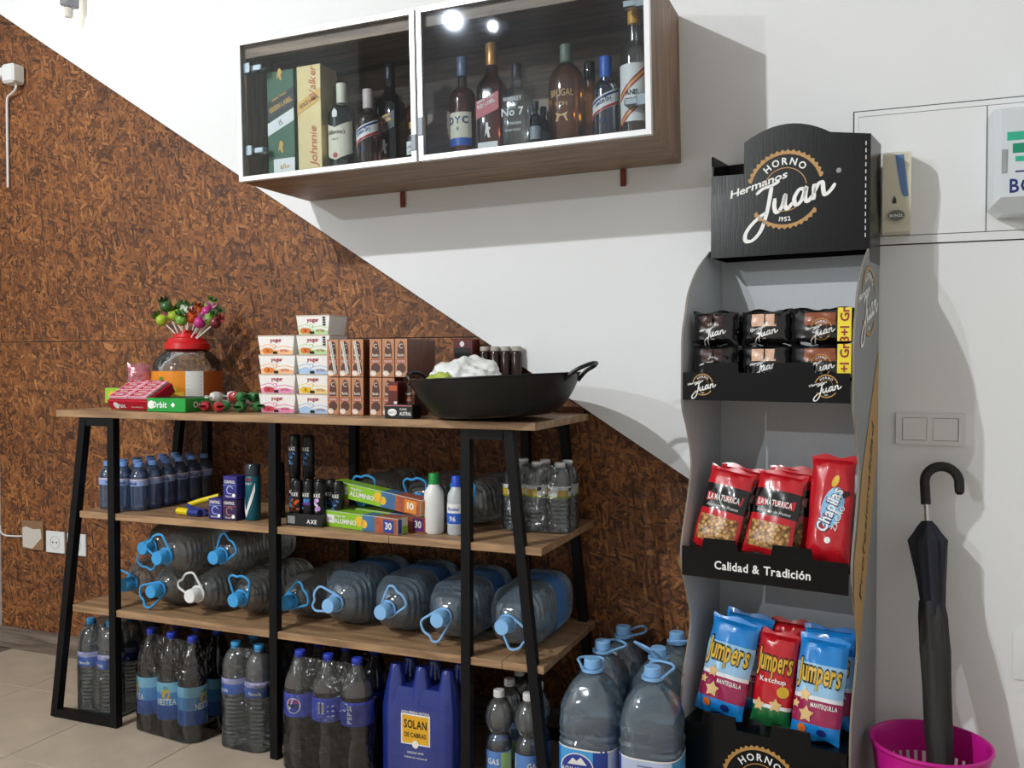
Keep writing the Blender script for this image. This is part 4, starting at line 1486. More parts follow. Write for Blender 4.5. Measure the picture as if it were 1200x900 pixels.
def wr_orbit(k, f, s, tp):
    rect(k, tp, 0.012, 0.012, 0.138, 0.148, 1)
    text(k, 'Orbit', 0.02, lambda a, b: f(0.05 + a, 0.023 + b), 0, 'b', width=0.058)
    text(k, 'Orbit', 0.02, lambda a, b: s(0.07 + a, 0.023 + b), 0, 'b', width=0.07)
    fine(k, oval(0.018, 0.022, 0.013, 0.013), f, 0)
    k.flat([(0.095, 0.022), (0.103, 0.03), (0.111, 0.022), (0.103, 0.014)], f, 0)
boxthing('gum_display_box', 'flat bright green gum display box lying in front of the jar', 'box', (-2.15, -0.455, ZS), (0.15, 0.16, 0.043), M_GGRN, wr=wr_orbit, mats=[M_INKW, M_INKB], rz=0.02)

# --- candy heap
candies = []
for nm, c1, lb in (('green', '#2c6a34', 'green and black wrapped candy in the heap beside the gum box'), ('red', '#a8202c', 'red wrapped candy in the heap beside the gum box'), ('white', '#d5d6d2', 'silver-white wrapped candy in the heap beside the gum box')):
    t = thing('wrapped_candy', lb, 'candy', (0, 0, 0), group='candies heaped beside the gum box')
    k = MB(); k.lathe([(0, -0.02), (0.012, -0.017), (0.0165, -0.006), (0.0165, 0.006), (0.012, 0.017), (0, 0.02)], 10, n=3); k.X = None
    k.build('sweet', K('candy_' + nm, c1, 0.25, coat=0.6, vary=0.4, vscale=120), t)
    k = MB()
    for s_ in (-1, 1):
        n_ = 8
        vs_ = [(0, 0, s_ * 0.018)] + [(0.013 * math.cos(2 * PI * i / n_), 0.005 * math.sin(2 * PI * i / n_), s_ * (0.034 + 0.003 * (i % 2))) for i in range(n_)]
        k.add(vs_, [(0, 1 + i, 1 + (i + 1) % n_) for i in range(n_)])
    k.build('twist', K('twist_' + nm, c1, 0.3, coat=0.5, vary=0.3, vscale=90), t)
    candies.append(t)
rc = random.Random(12)
spots = [(-1.965, -0.40, 0), (-1.93, -0.36, 0), (-1.965, -0.31, 0), (-1.90, -0.42, 0), (-1.885, -0.33, 0), (-1.845, -0.385, 0), (-1.93, -0.255, 0), (-1.85, -0.29, 0), (-1.805, -0.35, 0), (-1.80, -0.27, 0),
         (-1.945, -0.375, 1), (-1.905, -0.335, 1), (-1.865, -0.355, 1), (-1.94, -0.3, 1), (-1.845, -0.32, 1), (-1.82, -0.30, 1)]
order = [1, 0, 2, 1, 0, 0, 2, 0, 0, 0, 2, 1, 0, 2, 0, 0]
for (x, y, lv), ci in zip(spots, order):
    place_first(candies[ci], USED, M=M4((x, y, ZS + 0.0175 + lv * 0.029), rx=PI / 2 + rc.uniform(-0.1, 0.1), rz=rc.uniform(-1.4, 1.4)))

# --- yogurt packs
def yogurt(label, x0, x1, y, z, h_, col, fruit, group, extra=False):
    t = thing('yogurt_pack', label, 'yogurt', ((x0 + x1) / 2, y, z), group=group)
    w_ = x1 - x0 - 0.002
    d_ = 0.098
    hw, hb = w_ / 2, w_ / 2 - 0.0075
    k = MB()
    k.hull([(sx * hb, 0.004 + yy * (d_ - 0.008), 0) for sx in (-1, 1) for yy in (0, 1)] + [(sx * hw, yy * d_, h_ - 0.004) for sx in (-1, 1) for yy in (0, 1)])
    k.build('sleeve', K('yogurt_white', '#eceae6', 0.4), t)
    k = MB(); k.cbox(-hw - 0.0005, -0.001, h_ - 0.0038, hw + 0.0005, d_ + 0.001, h_ - 0.0006, 0.0005); k.build('foil_lid', K('yogurt_lid', '#c9b7a4', 0.35), t)
    def f(a, b, e=0.0009):
        q = b / h_
        return Vector((a, 0.004 * (1 - q) - e, b))
    k = MB()
    wave = [(-hb * (1 + 0.06 * 0.55), h_ * 0.42), (-hb * 0.5, h_ * 0.55), (0, h_ * 0.40), (hb * 0.5, h_ * 0.46), (hb * 1.03, h_ * 0.36)]
    k.poly([f(-hb * 0.995, 0.001), f(hb * 0.995, 0.001)] + [f(a, b) for a, b in wave[::-1]], 0)
    k.poly([f(a, b - 0.003, 0.0012) for a, b in wave] + [f(a, b - 0.010, 0.0012) for a, b in wave[::-1]], 1)
    fx = -hb * 0.55
    f3 = lambda a, b: f(a, b, 0.0016)
    if fruit:
        fine(k, oval(fx - 0.006, h_ * 0.2, 0.011, 0.009), f3, 2); fine(k, oval(fx + 0.009, h_ * 0.19, 0.012, 0.008), f3, 2)
    k.flat(oval(-hb * 0.12, h_ * 0.42, 0.0075, 0.0075, 14), f3, 3)
    f4 = lambda a, b: f(a, b, 0.0021)
    k.flat(oval(-hb * 0.12, h_ * 0.42, 0.0045, 0.0045, 12), f4, 4)
    text(k, 'yogur', 0.012, lambda a, b: f4(a, h_ * 0.76 + b), 5, 'b', width=0.042)
    text(k, '0%', 0.007, lambda a, b: f4(hb * 0.5 + a, h_ * 0.2 + b), 5, 'n', width=0.03)
    rect(k, f4, -0.012, 0.002, 0.004, 0.010, 6)
    if extra:
        for i in range(4):
            rect(k, f4, hb * 0.68, h_ * (0.45 + 0.12 * i), hb * 0.86, h_ * (0.45 + 0.12 * i) + 0.005, 6)
    k.build('print', [K('yog_' + col, col, 0.45), M_WLAB, K('fruit_' + (fruit or col), fruit or col, 0.45), K('yogring_' + col, col, 0.4, vary=0.3), M_WLAB, K('crimson_ink', '#a3203a'), M_INKB], t)
HY = 0.0595
gL, gR = 'yogurt packs in the four-high stack', 'yogurt packs in the five-high stack'
for i, (c, fr, nm) in enumerate((('#e58fb4', '#c2404a', 'pink strawberry yogurt pack at the bottom of the four-high stack'), ('#e58fb4', '#c2404a', 'pink strawberry yogurt pack second from the bottom of the four-high stack'),
                                 ('#eeb98a', '#d8782c', 'orange peach yogurt pack second from the top of the four-high stack'), ('#eeb98a', '#d8782c', 'orange peach yogurt pack topmost of the four-high stack'))):
    yogurt(nm, -1.797 + (0.003 if i < 3 else 0), -1.661 + (0.003 if i < 3 else 0), -0.362, ZS + i * HY, HY, c, fr, gL)
for i, (c, fr, nm) in enumerate((('#a9c6e6', None, 'plain pale blue yogurt pack at the bottom of the five-high stack'), ('#ead088', '#e2b322', 'yellow banana yogurt pack second from the bottom of the five-high stack'),
                                 ('#a9c6e6', None, 'plain pale blue yogurt pack in the middle of the five-high stack'), ('#b5d79a', '#d8702c', 'green-trimmed fruit yogurt pack second from the top of the five-high stack'), ('#b5d79a', '#d8702c', 'green-trimmed fruit yogurt pack topmost of the five-high stack'))):
    yogurt(nm, -1.655, -1.535, -0.362, ZS + i * HY, HY, c, fr, gR, i >= 3)

# --- cocoa drink cartons
def carton(label, straw):
    t = thing('drink_carton', label, 'drink carton', (0, 0, 0), group='cocoa drink cartons')
    w_, d_, h_ = 0.041, 0.043, 0.111
    k = MB(); k.cbox(0, 0, 0, w_, d_, h_, 0.0015); k.build('carton', K('cocoa_carton', '#6b4030', 0.4), t)
    k = MB(); f = plane((0, -0.0008, 0), (1, 0, 0), (0, 0, 1)); f2 = plane((0, -0.0013, 0), (1, 0, 0), (0, 0, 1))
    rect(k, f, 0.001, 0.001, w_ - 0.001, h_ - 0.001, 0)
    fine(k, [(0.008, 0.055), (0.032, 0.055), (0.033, 0.075), (0.028, 0.1), (0.018, 0.105), (0.01, 0.085)], f2, 1)
    rect(k, f2, 0.005, 0.04, 0.036, 0.052, 2)
    fine(k, oval(0.021, 0.026, 0.015, 0.014), f2, 1); fine(k, oval(0.013, 0.011, 0.01, 0.008), f2, 3)
    f3 = plane((0.0205, -0.0018, 0), (1, 0, 0), (0, 0, 1))
    text(k, 'CACAO', 0.007, lambda a, b: f3(a, 0.046 + b), 3, 'b', width=0.026)
    text(k, 'Batido', 0.008, lambda a, b: f3(a, 0.064 + b), 3, 'b', width=0.02)
    text(k, 'C', 0.014, lambda a, b: f3(a, 0.09 + b), 3, 'n')
    k.build('print', [K('tan_print', '#b5805c'), K('cocoa_print', '#54342c'), K('brick_print', '#a34a34'), K('pale_print', '#e2d8cc')], t)
    if straw:
        k = MB(); k.tube([(0.011, -0.004, 0.104), (0.03, -0.004, 0.006)], 0.0022, 6); k.tube([(0.016, -0.004, 0.106), (0.035, -0.004, 0.01)], 0.0018, 6)
        k.build('straw', M_STICK, t)
    return t
cs = carton('tan cocoa drink carton with white straw on its front, upper row of the block', True)
cp = carton('tan and brown cocoa drink carton without straw in the two-high block', False)
for gx, ncol, lvl, rows in ((-1.53, 3, 0, 2), (-1.53, 3, 1, 2), (-1.385, 3, 0, 3), (-1.385, 3, 1, 4)):
    for i in range(ncol):
        for r in range(rows):
            pr = cs if (gx < -1.45 and lvl == 1 and r == 0) else cp
            if gx > -1.45 and lvl == 0 and i == 2 and r == 0:
                continue
            place_first(pr, USED, loc=(gx + i * 0.0418, -0.385 + r * 0.044, ZS + lvl * 0.112),
                        label=None if pr is cs else 'tan cocoa carton in the %s of the block beside %s' % (('lower front row', 'upper front row', 'lower rear rows', 'upper rear rows')[lvl + 2 * (r > 0)], 'the yogurts' if gx < -1.45 else 'the pan'))
boxthing('chocolate_box', 'brown chocolate carton behind the small black box', 'box', (-1.296, -0.436, ZS), (0.032, 0.046, 0.1), K('maroon_carton', '#5c1f18', 0.4),
         wr=lambda k, f, s, tp: (rect(k, f, 0.004, 0.075, 0.03, 0.09, 0), rect(k, f, 0.02, 0.02, 0.03, 0.045, 1)), mats=[K('rust_print', '#b5562c'), M_WLAB])
boxthing('tea_box', 'small black box with white oval and lettering beside the pan', 'box', (-1.283, -0.478, ZS), (0.088, 0.05, 0.038), M_BLAB,
         wr=lambda k, f, s, tp: (fine(k, oval(0.025, 0.017, 0.014, 0.010), f, 0), text(k, 'GATO', 0.006, lambda a, b: f(0.025 + a, 0.017 + b) - Vector((0, 0.001, 0)), 2, 'n'), rect(k, f, 0.002, 0.034, 0.086, 0.037, 1), text(k, 'AUSTRAL', 0.010, lambda a, b: f(0.066 + a, 0.014 + b), 0, 'b', width=0.036), text(k, 'DARK', 0.006, lambda a, b: f(0.06 + a, 0.026 + b), 0, 'n')),
         mats=[M_INKW, K('pink_line', '#b06a6a'), M_INKB])

# --- jars behind the pan
boxthing('coffee_box', 'dark red coffee box against the strand board behind the pan', 'box', (-1.262, -0.08, ZS), (0.066, 0.055, 0.228), K('wine_carton', '#5a1c18', 0.4),
         wr=lambda k, f, s, tp: (rect(k, f, 0.004, 0.17, 0.06, 0.2, 0), fine(k, oval(0.03, 0.212, 0.008, 0.009), f, 1), rect(k, f, 0.008, 0.14, 0.05, 0.155, 1)), mats=[M_BLAB, M_WLAB])
sj = None
for i in range(4):
    x = -1.165 + i * 0.036
    if sj is None:
        sj = thing('spice_jar', 'slim dark glass jar with pale lid in the row behind the pan', 'jar', (x, -0.056, ZS), group='dark jars behind the pan')
        k = MB(); k.lathe([(0, 0), (0.015, 0), (0.017, 0.004), (0.017, 0.18), (0.013, 0.19), (0, 0.19)], 16); k.build('glass', K('dark_spice_glass', '#2a1a14', 0.15), sj)
        k = MB(); k.lathe([(0, 0.19), (0.0145, 0.19), (0.015, 0.192), (0.015, 0.204), (0, 0.205)], 16); k.build('lid', K('pale_lid', '#b9b4aa', 0.4), sj)
    else:
        dup(sj, (x, -0.056, ZS))

# --- wide pan and the bag in it
M_PAN = K('black_pan_steel', '#161718', 0.38, metal=0.25, vary=0.25, vscale=9)
PANM = M4((-0.985, -0.385, ZS + 0.0092), ry=-0.05)
pan = thing('pan', 'wide black two-handled steel pan standing on the shelf top', 'pan', M=PANM)
po = [(0.0, 0.0), (0.15, 0.0), (0.172, 0.007), (0.194, 0.03), (0.216, 0.064), (0.229, 0.09), (0.233, 0.103), (0.237, 0.106), (0.2365, 0.109), (0.231, 0.108)]
pi_ = [(0.226, 0.096), (0.212, 0.067), (0.19, 0.033), (0.17, 0.011), (0.15, 0.004), (0, 0.004)]
k = MB(); k.lathe(po + pi_, 56); k.build('bowl', M_PAN, pan)
for s_ in (-1, 1):
    pts_ = [(s_ * 0.238, -0.055, 0.092), (s_ * 0.258, -0.053, 0.11), (s_ * 0.283, -0.046, 0.122), (s_ * 0.298, -0.022, 0.129), (s_ * 0.3, 0, 0.13), (s_ * 0.298, 0.022, 0.129), (s_ * 0.283, 0.046, 0.122), (s_ * 0.258, 0.053, 0.11), (s_ * 0.246, 0.055, 0.092)]
    pts_[0] = (pts_[0][0] - s_ * 0.012, pts_[0][1], 0.086); pts_[-1] = (pts_[-1][0] - s_ * 0.012, pts_[-1][1], 0.086)
    pts_ = [(s_ * (abs(x) - 0.013 if s_ > 0 else 0.229 + (abs(x) - 0.238) * 0.35), y, z) for x, y, z in pts_]
    k = MB(); k.tube(catmull(pts_, 4), 0.0055, 8); k.build('handle', M_PAN, pan)
def blob(name, m_, parent, c, rad, amp, sc, seed, sub=5):
    bm = bmesh.new(); bmesh.ops.create_icosphere(bm, subdivisions=sub, radius=1)
    for v in bm.verts:
        p = v.co.copy()
        n1 = noise.fractal(p * sc + Vector((seed, 0, 0)), 1.0, 2.0, 5)
        n2 = abs(noise.noise(p * sc * 2.3 + Vector((0, seed, 0))))
        s_ = 1 + amp * n1 - amp * 0.8 * n2
        v.co = Vector((p.x * rad[0], p.y * rad[1], p.z * rad[2])) * s_ + Vector(c)
    me = bpy.data.meshes.new(name); bm.to_mesh(me); bm.free()
    me.polygons.foreach_set('use_smooth', [True] * len(me.polygons)); me.materials.append(m_)
    o = bpy.data.objects.new(name, me); COL.objects.link(o); o.parent = parent
    return o
bagt = thing('plastic_bag', 'crumpled white plastic bag lying in the black pan', 'bag', M=PANM @ Matrix.Translation((-0.1, 0.02, 0.006)))
M_PB = mat('white_bag_film', '#e6e8e6', 0.38, vary=0.03, bump=0.5, bscale=30)
blob('bag_film', M_PB, bagt, (0.0, 0, 0.078), (0.115, 0.105, 0.078), 0.22, 1.6, 3.1)
blob('bag_tail', M_PB, bagt, (0.13, -0.02, 0.055), (0.09, 0.085, 0.05), 0.3, 1.9, 7.7, 4)
bg = thing('plastic_bag', 'small green-yellow plastic bag tucked under the white bag in the pan', 'bag', M=PANM @ Matrix.Translation((-0.128, -0.07, 0.052)))
blob('bag_film', mat('lime_bag_film', '#a8b84a', 0.35, vary=0.1, bump=0.4, bscale=30), bg, (0, 0, 0.035), (0.05, 0.042, 0.04), 0.25, 1.7, 5.5, 4)

# ================================================================== MIDDLE SHELF
ZM = Z2 + 0.0008
PET_CLR = pet_mat('clear_water_pet', '#eef3f4', 0.5, 0.03, 1.33, 0.12, sheen=0.04)
PET_SKY = pet_mat('sky_water_pet', '#c6e2f8', 0.5, 0.03, 1.33, 0.24, sheen=0.05)
PET_BLU = pet_mat('blue_water_pet', '#a4c8f8', 0.5, 0.04, 1.33, 0.2, sheen=0.03)
M_CAPB = K('bright_blue_cap', '#3f9bd8', 0.4); M_CAPS = K('light_blue_cap', '#86b9ea', 0.4); M_CAPW = K('white_cap', '#e4e6e6', 0.4)
M_CAPD = K('deep_blue_cap', '#2c3fae', 0.35); M_CAPV = K('dusty_blue_cap', '#6f95d6', 0.4)
M_LBLU = K('bluelabel', '#3f66b8', 0.4); M_LPIN = K('pinkband', '#cfc3d8', 0.4)

def capmesh(k, r, z0, h, seg=18, mi=0):
    k.lathe([(0, z0), (r, z0), (r * 1.02, z0 + h * 0.15), (r, z0 + h * 0.9), (r * 0.9, z0 + h), (0, z0 + h)], seg, mi=mi, wob=lambda a, z: 1.0)

def pet_small():
    t = thing('water_bottle', 'small blue water bottle in the block on the middle shelf', 'bottle', (0, 0, 0), group='small blue water bottles')
    H = 0.156
    pr = [(0.024, 0), (0.028, 0.004), (0.0295, 0.012)]
    for i in range(9):
        z = 0.014 + i * 0.0075
        pr.append((0.0295 if i % 2 == 0 else 0.0278, z))
    pr += [(0.029, 0.08), (0.029, 0.104), (0.0285, 0.108), (0.025, 0.122), (0.017, 0.134), (0.0125, 0.14), (0.0125, 0.146)]
    k = MB(); k.lathe([(0, 0.006)] + pr + [(0, 0.146)], 20); k.build('body', PET_BLU, t)
    k = MB(); capmesh(k, 0.0145, 0.141, 0.015); k.build('cap', M_CAPV, t)
    k = MB(); k.band(0.0297, 0.081, 0.103, seg=20, mi=0); k.band(0.0299, 0.098, 0.1028, seg=20, mi=2)
    text(k, 'Nevada', 0.009, cyl(0.0304, 0.09, 8), 1, 'b', width=0.03); k.build('label', [K('small_label', '#8ea6d8', 0.4), M_NAVY, M_LPIN], t)
    return t
pb = pet_small()
rb = random.Random(2)
for ci, x in enumerate((-2.362, -2.301, -2.24)):
    for r in range(6):
        place_first(pb, USED, loc=(x, -0.405 + r * 0.0615 + ci * 0.004, ZM), rz=rb.uniform(-0.9, 0.9))

# yellow and blue tool
t = thing('hand_tool', 'yellow handled tool with blue grips lying open on the middle shelf', 'tool', (-2.06, -0.42, ZM))
M_TY = K('yellow_plastic', '#e0c818', 0.4); M_TB = K('blue_plastic', '#27357e', 0.45)
k = MB(); k.tube([(0.0, 0.0, 0.012), (0.05, -0.008, 0.012)], 0.011, 8); k.tube([(0.01, 0.035, 0.026), (0.05, 0.04, 0.04), (0.115, 0.055, 0.058)], 0.008, 8); k.build('handle', M_TY, t)
k = MB(); k.tube([(0.05, -0.008, 0.0125), (0.095, -0.012, 0.012)], 0.0115, 8); k.tube([(0.01, 0.035, 0.026), (0.03, 0.028, 0.014), (0.09, 0.02, 0.012), (0.1, 0.0, 0.011)], 0.0095, 8); k.build('grip', M_TB, t)

def wr_ctl(ccol):
    def g(k, f, s, tp):
        text(k, 'CONTROL', 0.009, lambda a, b: f(0.025 + a, 0.053 + b), 1, 'b', width=0.04)
        ring = []
        for r in (0.013, 0.010):
            ring += [f(0.026 + r * math.cos(x), 0.028 + r * math.sin(x)) for x in [0.4 + 4.9 * i / 16 for i in range(17)]]
        k.add(ring, [(i, i + 1, 17 + i + 1, 17 + i) for i in range(16)], 0)
        fine(k, oval(0.04, 0.012, 0.006, 0.006), f, 1)
        text(k, 'Nature', 0.006, lambda a, b: f(0.022 + a, 0.009 + b), 1, 'n')
        rect(k, f, 0.001, 0.042, 0.049, 0.043, 0)
    return g
M_PUR = K('violet_carton', '#332e78', 0.35); M_PUR2 = K('plum_carton', '#33244f', 0.35)
for lb, x, z, m_, rc_ in (('small violet box standing on the shelf beside the plum box', -1.918, ZM, M_PUR, '#9fb6ea'), ('small plum box with copper ring below the upper violet box', -1.864, ZM, M_PUR2, '#b5745c'), ('small violet box stacked on top of the plum box', -1.862, ZM + 0.0645, M_PUR, '#9fb6ea')):
    boxthing('condom_box', lb, 'box', (x, -0.448, z), (0.0505, 0.05, 0.063 if z == ZM else 0.07), m_, wr=wr_ctl(rc_), mats=[K('ring_' + rc_, rc_), M_INKW], group='small violet boxes')

def spray(name, label, x, y, R, H, body, capm, seg=20, z=ZM, prints=None, group=None, caph=0.22):
    t = thing(name, label, 'spray can', (x, y, z), group=group)
    hb_ = H * (1 - caph)
    k = MB(); k.lathe([(0, 0), (R * 0.9, 0), (R, 0.004), (R, hb_ - 0.004), (R * 0.93, hb_), (0, hb_)], seg); k.build('can', body, t)
    k = MB(); k.lathe([(0, hb_), (R * 0.95, hb_), (R * 0.95, H * 0.95), (R * 0.78, H * 0.99), (R * 0.5, H), (0, H)], seg); k.build('cap', capm, t)
    if prints:
        prints(t, R)
    return t
def pr_teal(t, R):
    k = MB(); f = cyl(R + 0.0008, 0.06)
    for pts_ in ([(-0.024, -0.004), (-0.008, -0.038), (0.02, 0.05), (0.016, 0.03), (-0.008, -0.02), (-0.022, 0.014)],):
        pass
    def patch(pts_, mi):
        n = len(pts_) // 2
        k.add([f(*p) for p in pts_], [(i, i + 1, 2 * n - 2 - i, 2 * n - 1 - i) for i in range(n - 1)], mi)
    patch([(-0.024, 0.012), (-0.016, -0.008), (-0.008, -0.03), (0.0, -0.008), (0.01, 0.02), (0.022, 0.055), (0.022, 0.03), (0.011, -0.006), (0.0, -0.032), (-0.008, -0.052), (-0.016, -0.034), (-0.024, -0.012)], 0)
    text(k, 'REXONA', 0.008, cyl(R + 0.001, 0.125), 1, 'b', width=0.028); text(k, 'SPORT', 0.007, cyl(R + 0.001, 0.112), 0, 'n', width=0.024)
    k.build('print', [M_WLAB, M_RED], t)
M_TEAL = K('teal_can', '#0f5a6b', 0.3, metal=0.2); M_CAN = K('black_can', '#121214', 0.35)
spray('spray_can', 'teal spray can with a large white tick beside the violet boxes', -1.782, -0.408, 0.0235, 0.172, M_TEAL, K('smoky_cap', '#27323a', 0.2), prints=pr_teal)
spray('spray_can', 'plain black spray can behind the teal can', -1.742, -0.34, 0.0235, 0.172, M_CAN, M_CAN)

AX = (-1.632, -0.447)
tr = boxthing('can_tray', 'black card tray holding three black spray cans', 'tray', (AX[0], AX[1] + 0.0, ZM), (0.118, 0.045, 0.004), M_BLAB, part='tray_base',
              wr=lambda k, f, s, tp: None, mats=[M_INKW]) if False else thing('can_tray', 'black card tray with white lettering holding three black spray cans', 'tray', (AX[0], AX[1], ZM))
k = MB(); k.box(0, 0, 0, 0.12, 0.05, 0.003); k.box(0, 0, 0.003, 0.12, 0.002, 0.036); k.box(0.118, 0.002, 0.003, 0.12, 0.05, 0.036); k.box(0, 0.002, 0.003, 0.002, 0.05, 0.036); k.box(0.002, 0.048, 0.003, 0.118, 0.05, 0.036)
k.build('tray', M_BLAB, tr)
k = MB(); text(k, 'AXE', 0.012, plane((0.088, -0.0008, 0.015), (1, 0, 0), (0, 0, 1)), 0, 'b', width=0.034)
rect(k, plane((0, -0.0008, 0), (1, 0, 0), (0, 0, 1)), 0.004, 0.006, 0.03, 0.028, 1); k.build('print', [M_INKW, K('grey_panel', '#8c8c8c')], tr)
def pr_axe(cols):
    def g(t, R):
        k = MB()
        text(k, 'AXE', 0.011, cyl(R + 0.0008, 0.088), 0, 'b', width=0.024)
        rr_ = random.Random(cols[0])
        for i in range(9):
            u, v = rr_.uniform(-0.013, 0.013), rr_.uniform(0.042, 0.075)
            k.flat(oval(u, 0, rr_.uniform(0.003, 0.008), rr_.uniform(0.003, 0.007), 8, rr_.uniform(0, 3)), cyl(R + 0.0007 + i * 0.0001, v), 1 + i % 2)
        k.build('print', [M_INKW, K('ax' + cols[0], cols[0], 0.4), K('ax' + cols[1], cols[1], 0.4)], t)
    return g
axes = [('orange and grey', ('#c85a1c', '#7a3414')), ('blue and violet', ('#3a86c8', '#6a3a9a')), ('lilac and white', ('#b58acb', '#d9c8e6'))]
for i, (nm, cc) in enumerate(axes):
    spray('spray_can', f'black spray can with {nm} print in the black tray', AX[0] + 0.022 + i * 0.0385, AX[1] + 0.0245, 0.0175, 0.128, M_CAN, M_CAN, z=ZM + 0.0032, prints=pr_axe(cc))
sc_ = spray('spray_can', 'black spray can standing behind the black tray', AX[0] + 0.145, -0.395, 0.018, 0.13, M_CAN, M_CAN, prints=pr_axe(('#3d6fa0', '#20406a')), group='black cans behind the tray')
for x, y, z in ((AX[0] + 0.022, -0.362, ZM), (AX[0] + 0.062, -0.365, ZM), (AX[0] + 0.102, -0.365, ZM)):
    dup(sc_, (x, y, z))
for x in (AX[0] + 0.02, AX[0] - 0.03):
    if x < AX[0]:
        dup(sc_, (x, -0.36, ZM))
    dup(sc_, (x, -0.362, ZM + 0.1308), label='black spray can stacked on top of another can behind the tray', group='black cans stacked on cans')

# foil roll boxes
M_FG = K('foil_lime', '#86b82a', 0.35); M_FB = K('foil_blue', '#3f6b96', 0.4, vary=0.3); M_FF = K('foil_food', '#a4563a', 0.4, vary=0.6, vscale=60)
def foil(label, M, L=0.30, num='30', ncol='#2c3f8c', end_m=None):
    t = thing('foil_box', label, 'box', M=M)
    s_ = 0.046
    k = MB(); k.cbox(0, 0, 0, L, s_, s_, 0.001); k.build('carton', K('foil_carton', '#c9cfc0', 0.35), t)
    k = MB()
    for f in (plane((0, -0.0008, 0), (1, 0, 0), (0, 0, 1)), plane((0, 0, s_ + 0.0008), (1, 0, 0), (0, 1, 0))):
        rect(k, f, 0.001, 0.001, L * 0.56, s_ - 0.001, 0)
        rect(k, f, L * 0.56, 0.001, L * 0.72, s_ - 0.001, 1)
        rect(k, f, L * 0.72, 0.001, L - 0.001, s_ - 0.001, 2)
    e = 0.0014
    f = plane((0, -e, 0), (1, 0, 0), (0, 0, 1))
    rect(k, f, 0.006, 0.012, 0.055, 0.036, 3)
    fine(k, oval(L * 0.52, 0.026, 0.016, 0.015), f, 4); fine(k, oval(L * 0.585, 0.02, 0.012, 0.012), f, 4)
    rect(k, f, L * 0.83, 0.004, L * 0.96, s_ - 0.006, 5)
    f2 = plane((0, -e - 0.0006, 0), (1, 0, 0), (0, 0, 1))
    text(k, 'ALUMINIO', 0.014, lambda a, b: f2(L * 0.335 + a, 0.02 + b), 3, 'b', width=L * 0.29)
    text(k, 'Papel de', 0.007, lambda a, b: f2(L * 0.27 + a, 0.035 + b), 3, 'b', width=L * 0.13)
    text(k, 'COOK', 0.007, lambda a, b: f2(0.03 + a, 0.024 + b), 6, 'n', width=0.036)
    text(k, num, 0.02, lambda a, b: f2(L * 0.895 + a, 0.024 + b), 3, 'b', width=0.024)
    f = plane((L + 0.0008, 0, 0), (0, 1, 0), (0, 0, 1))
    rect(k, f, 0.003, 0.003, s_ * 0.4, s_ - 0.003, 5); rect(k, f, s_ * 0.45, 0.003, s_ - 0.003, s_ * 0.5, 0)
    k.build('print', [M_FG, M_FB, M_FF, M_WLAB, M_YEL, K('tag_' + ncol, ncol), K('grey_ink2', '#7a7a7a')], t)
foil('green foil roll box with a blue 30 tag lying at the shelf front', M4((-1.535, -0.412, ZM), rz=-0.21), 0.295)
foil('green foil roll box lying behind the one with the 30 tag', M4((-1.50, -0.345, ZM), rz=-0.23), 0.33, '30', '#5a2a6a')
foil('tilted green foil roll box with an orange 10 tag laid across the others', M4((-1.52, -0.366, ZM + 0.082), rz=-0.2, ry=0.10), 0.33, '10', '#d8892c')

# white bottles
def tall_bottle(label, x, y, R, H, body, cap, lab=None):
    t = thing('cleaner_bottle', label, 'bottle', (x, y, ZM))
    k = MB(); k.lathe([(0, 0), (R * 0.9, 0), (R, 0.006), (R, H * 0.62), (R * 0.93, H * 0.7), (R * 0.55, H * 0.8), (R * 0.48, H * 0.84), (0, H * 0.84)], 24); k.build('body', body, t)
    k = MB(); k.lathe([(0, H * 0.82), (R * 0.54, H * 0.82), (R * 0.54, H * 0.985), (R * 0.48, H), (0, H)], 20); k.build('cap', cap, t)
    if lab:
        lab(t, R, H)
tall_bottle('plain white bottle with a green cap beside the foil boxes', -1.172, -0.395, 0.0285, 0.168, K('white_plastic', '#e2e4e2', 0.35), K('green_cap', '#178a3c', 0.4))
def lab_alc(t, R, H):
    k = MB(); k.band(R + 0.0008, 0.03, 0.088, -80, 80, 18, mi=0); k.band(R + 0.0012, 0.032, 0.062, -60, 60, 18, mi=1)
    text(k, 'Alcohol', 0.01, cyl(R + 0.0014, 0.074), 1, 'b', width=0.036); text(k, '96', 0.014, cyl(R + 0.0018, 0.047), 0, 'b'); k.build('label', [M_WLAB, K('pharmacy_blue', '#2a5cc0')], t)
tall_bottle('translucent bottle with a blue cap and blue label standing behind a black leg', -1.104, -0.392, 0.025, 0.163, K('milky_plastic', '#b9c0c4', 0.3), K('royal_cap', '#2450c8', 0.4), lab_alc)

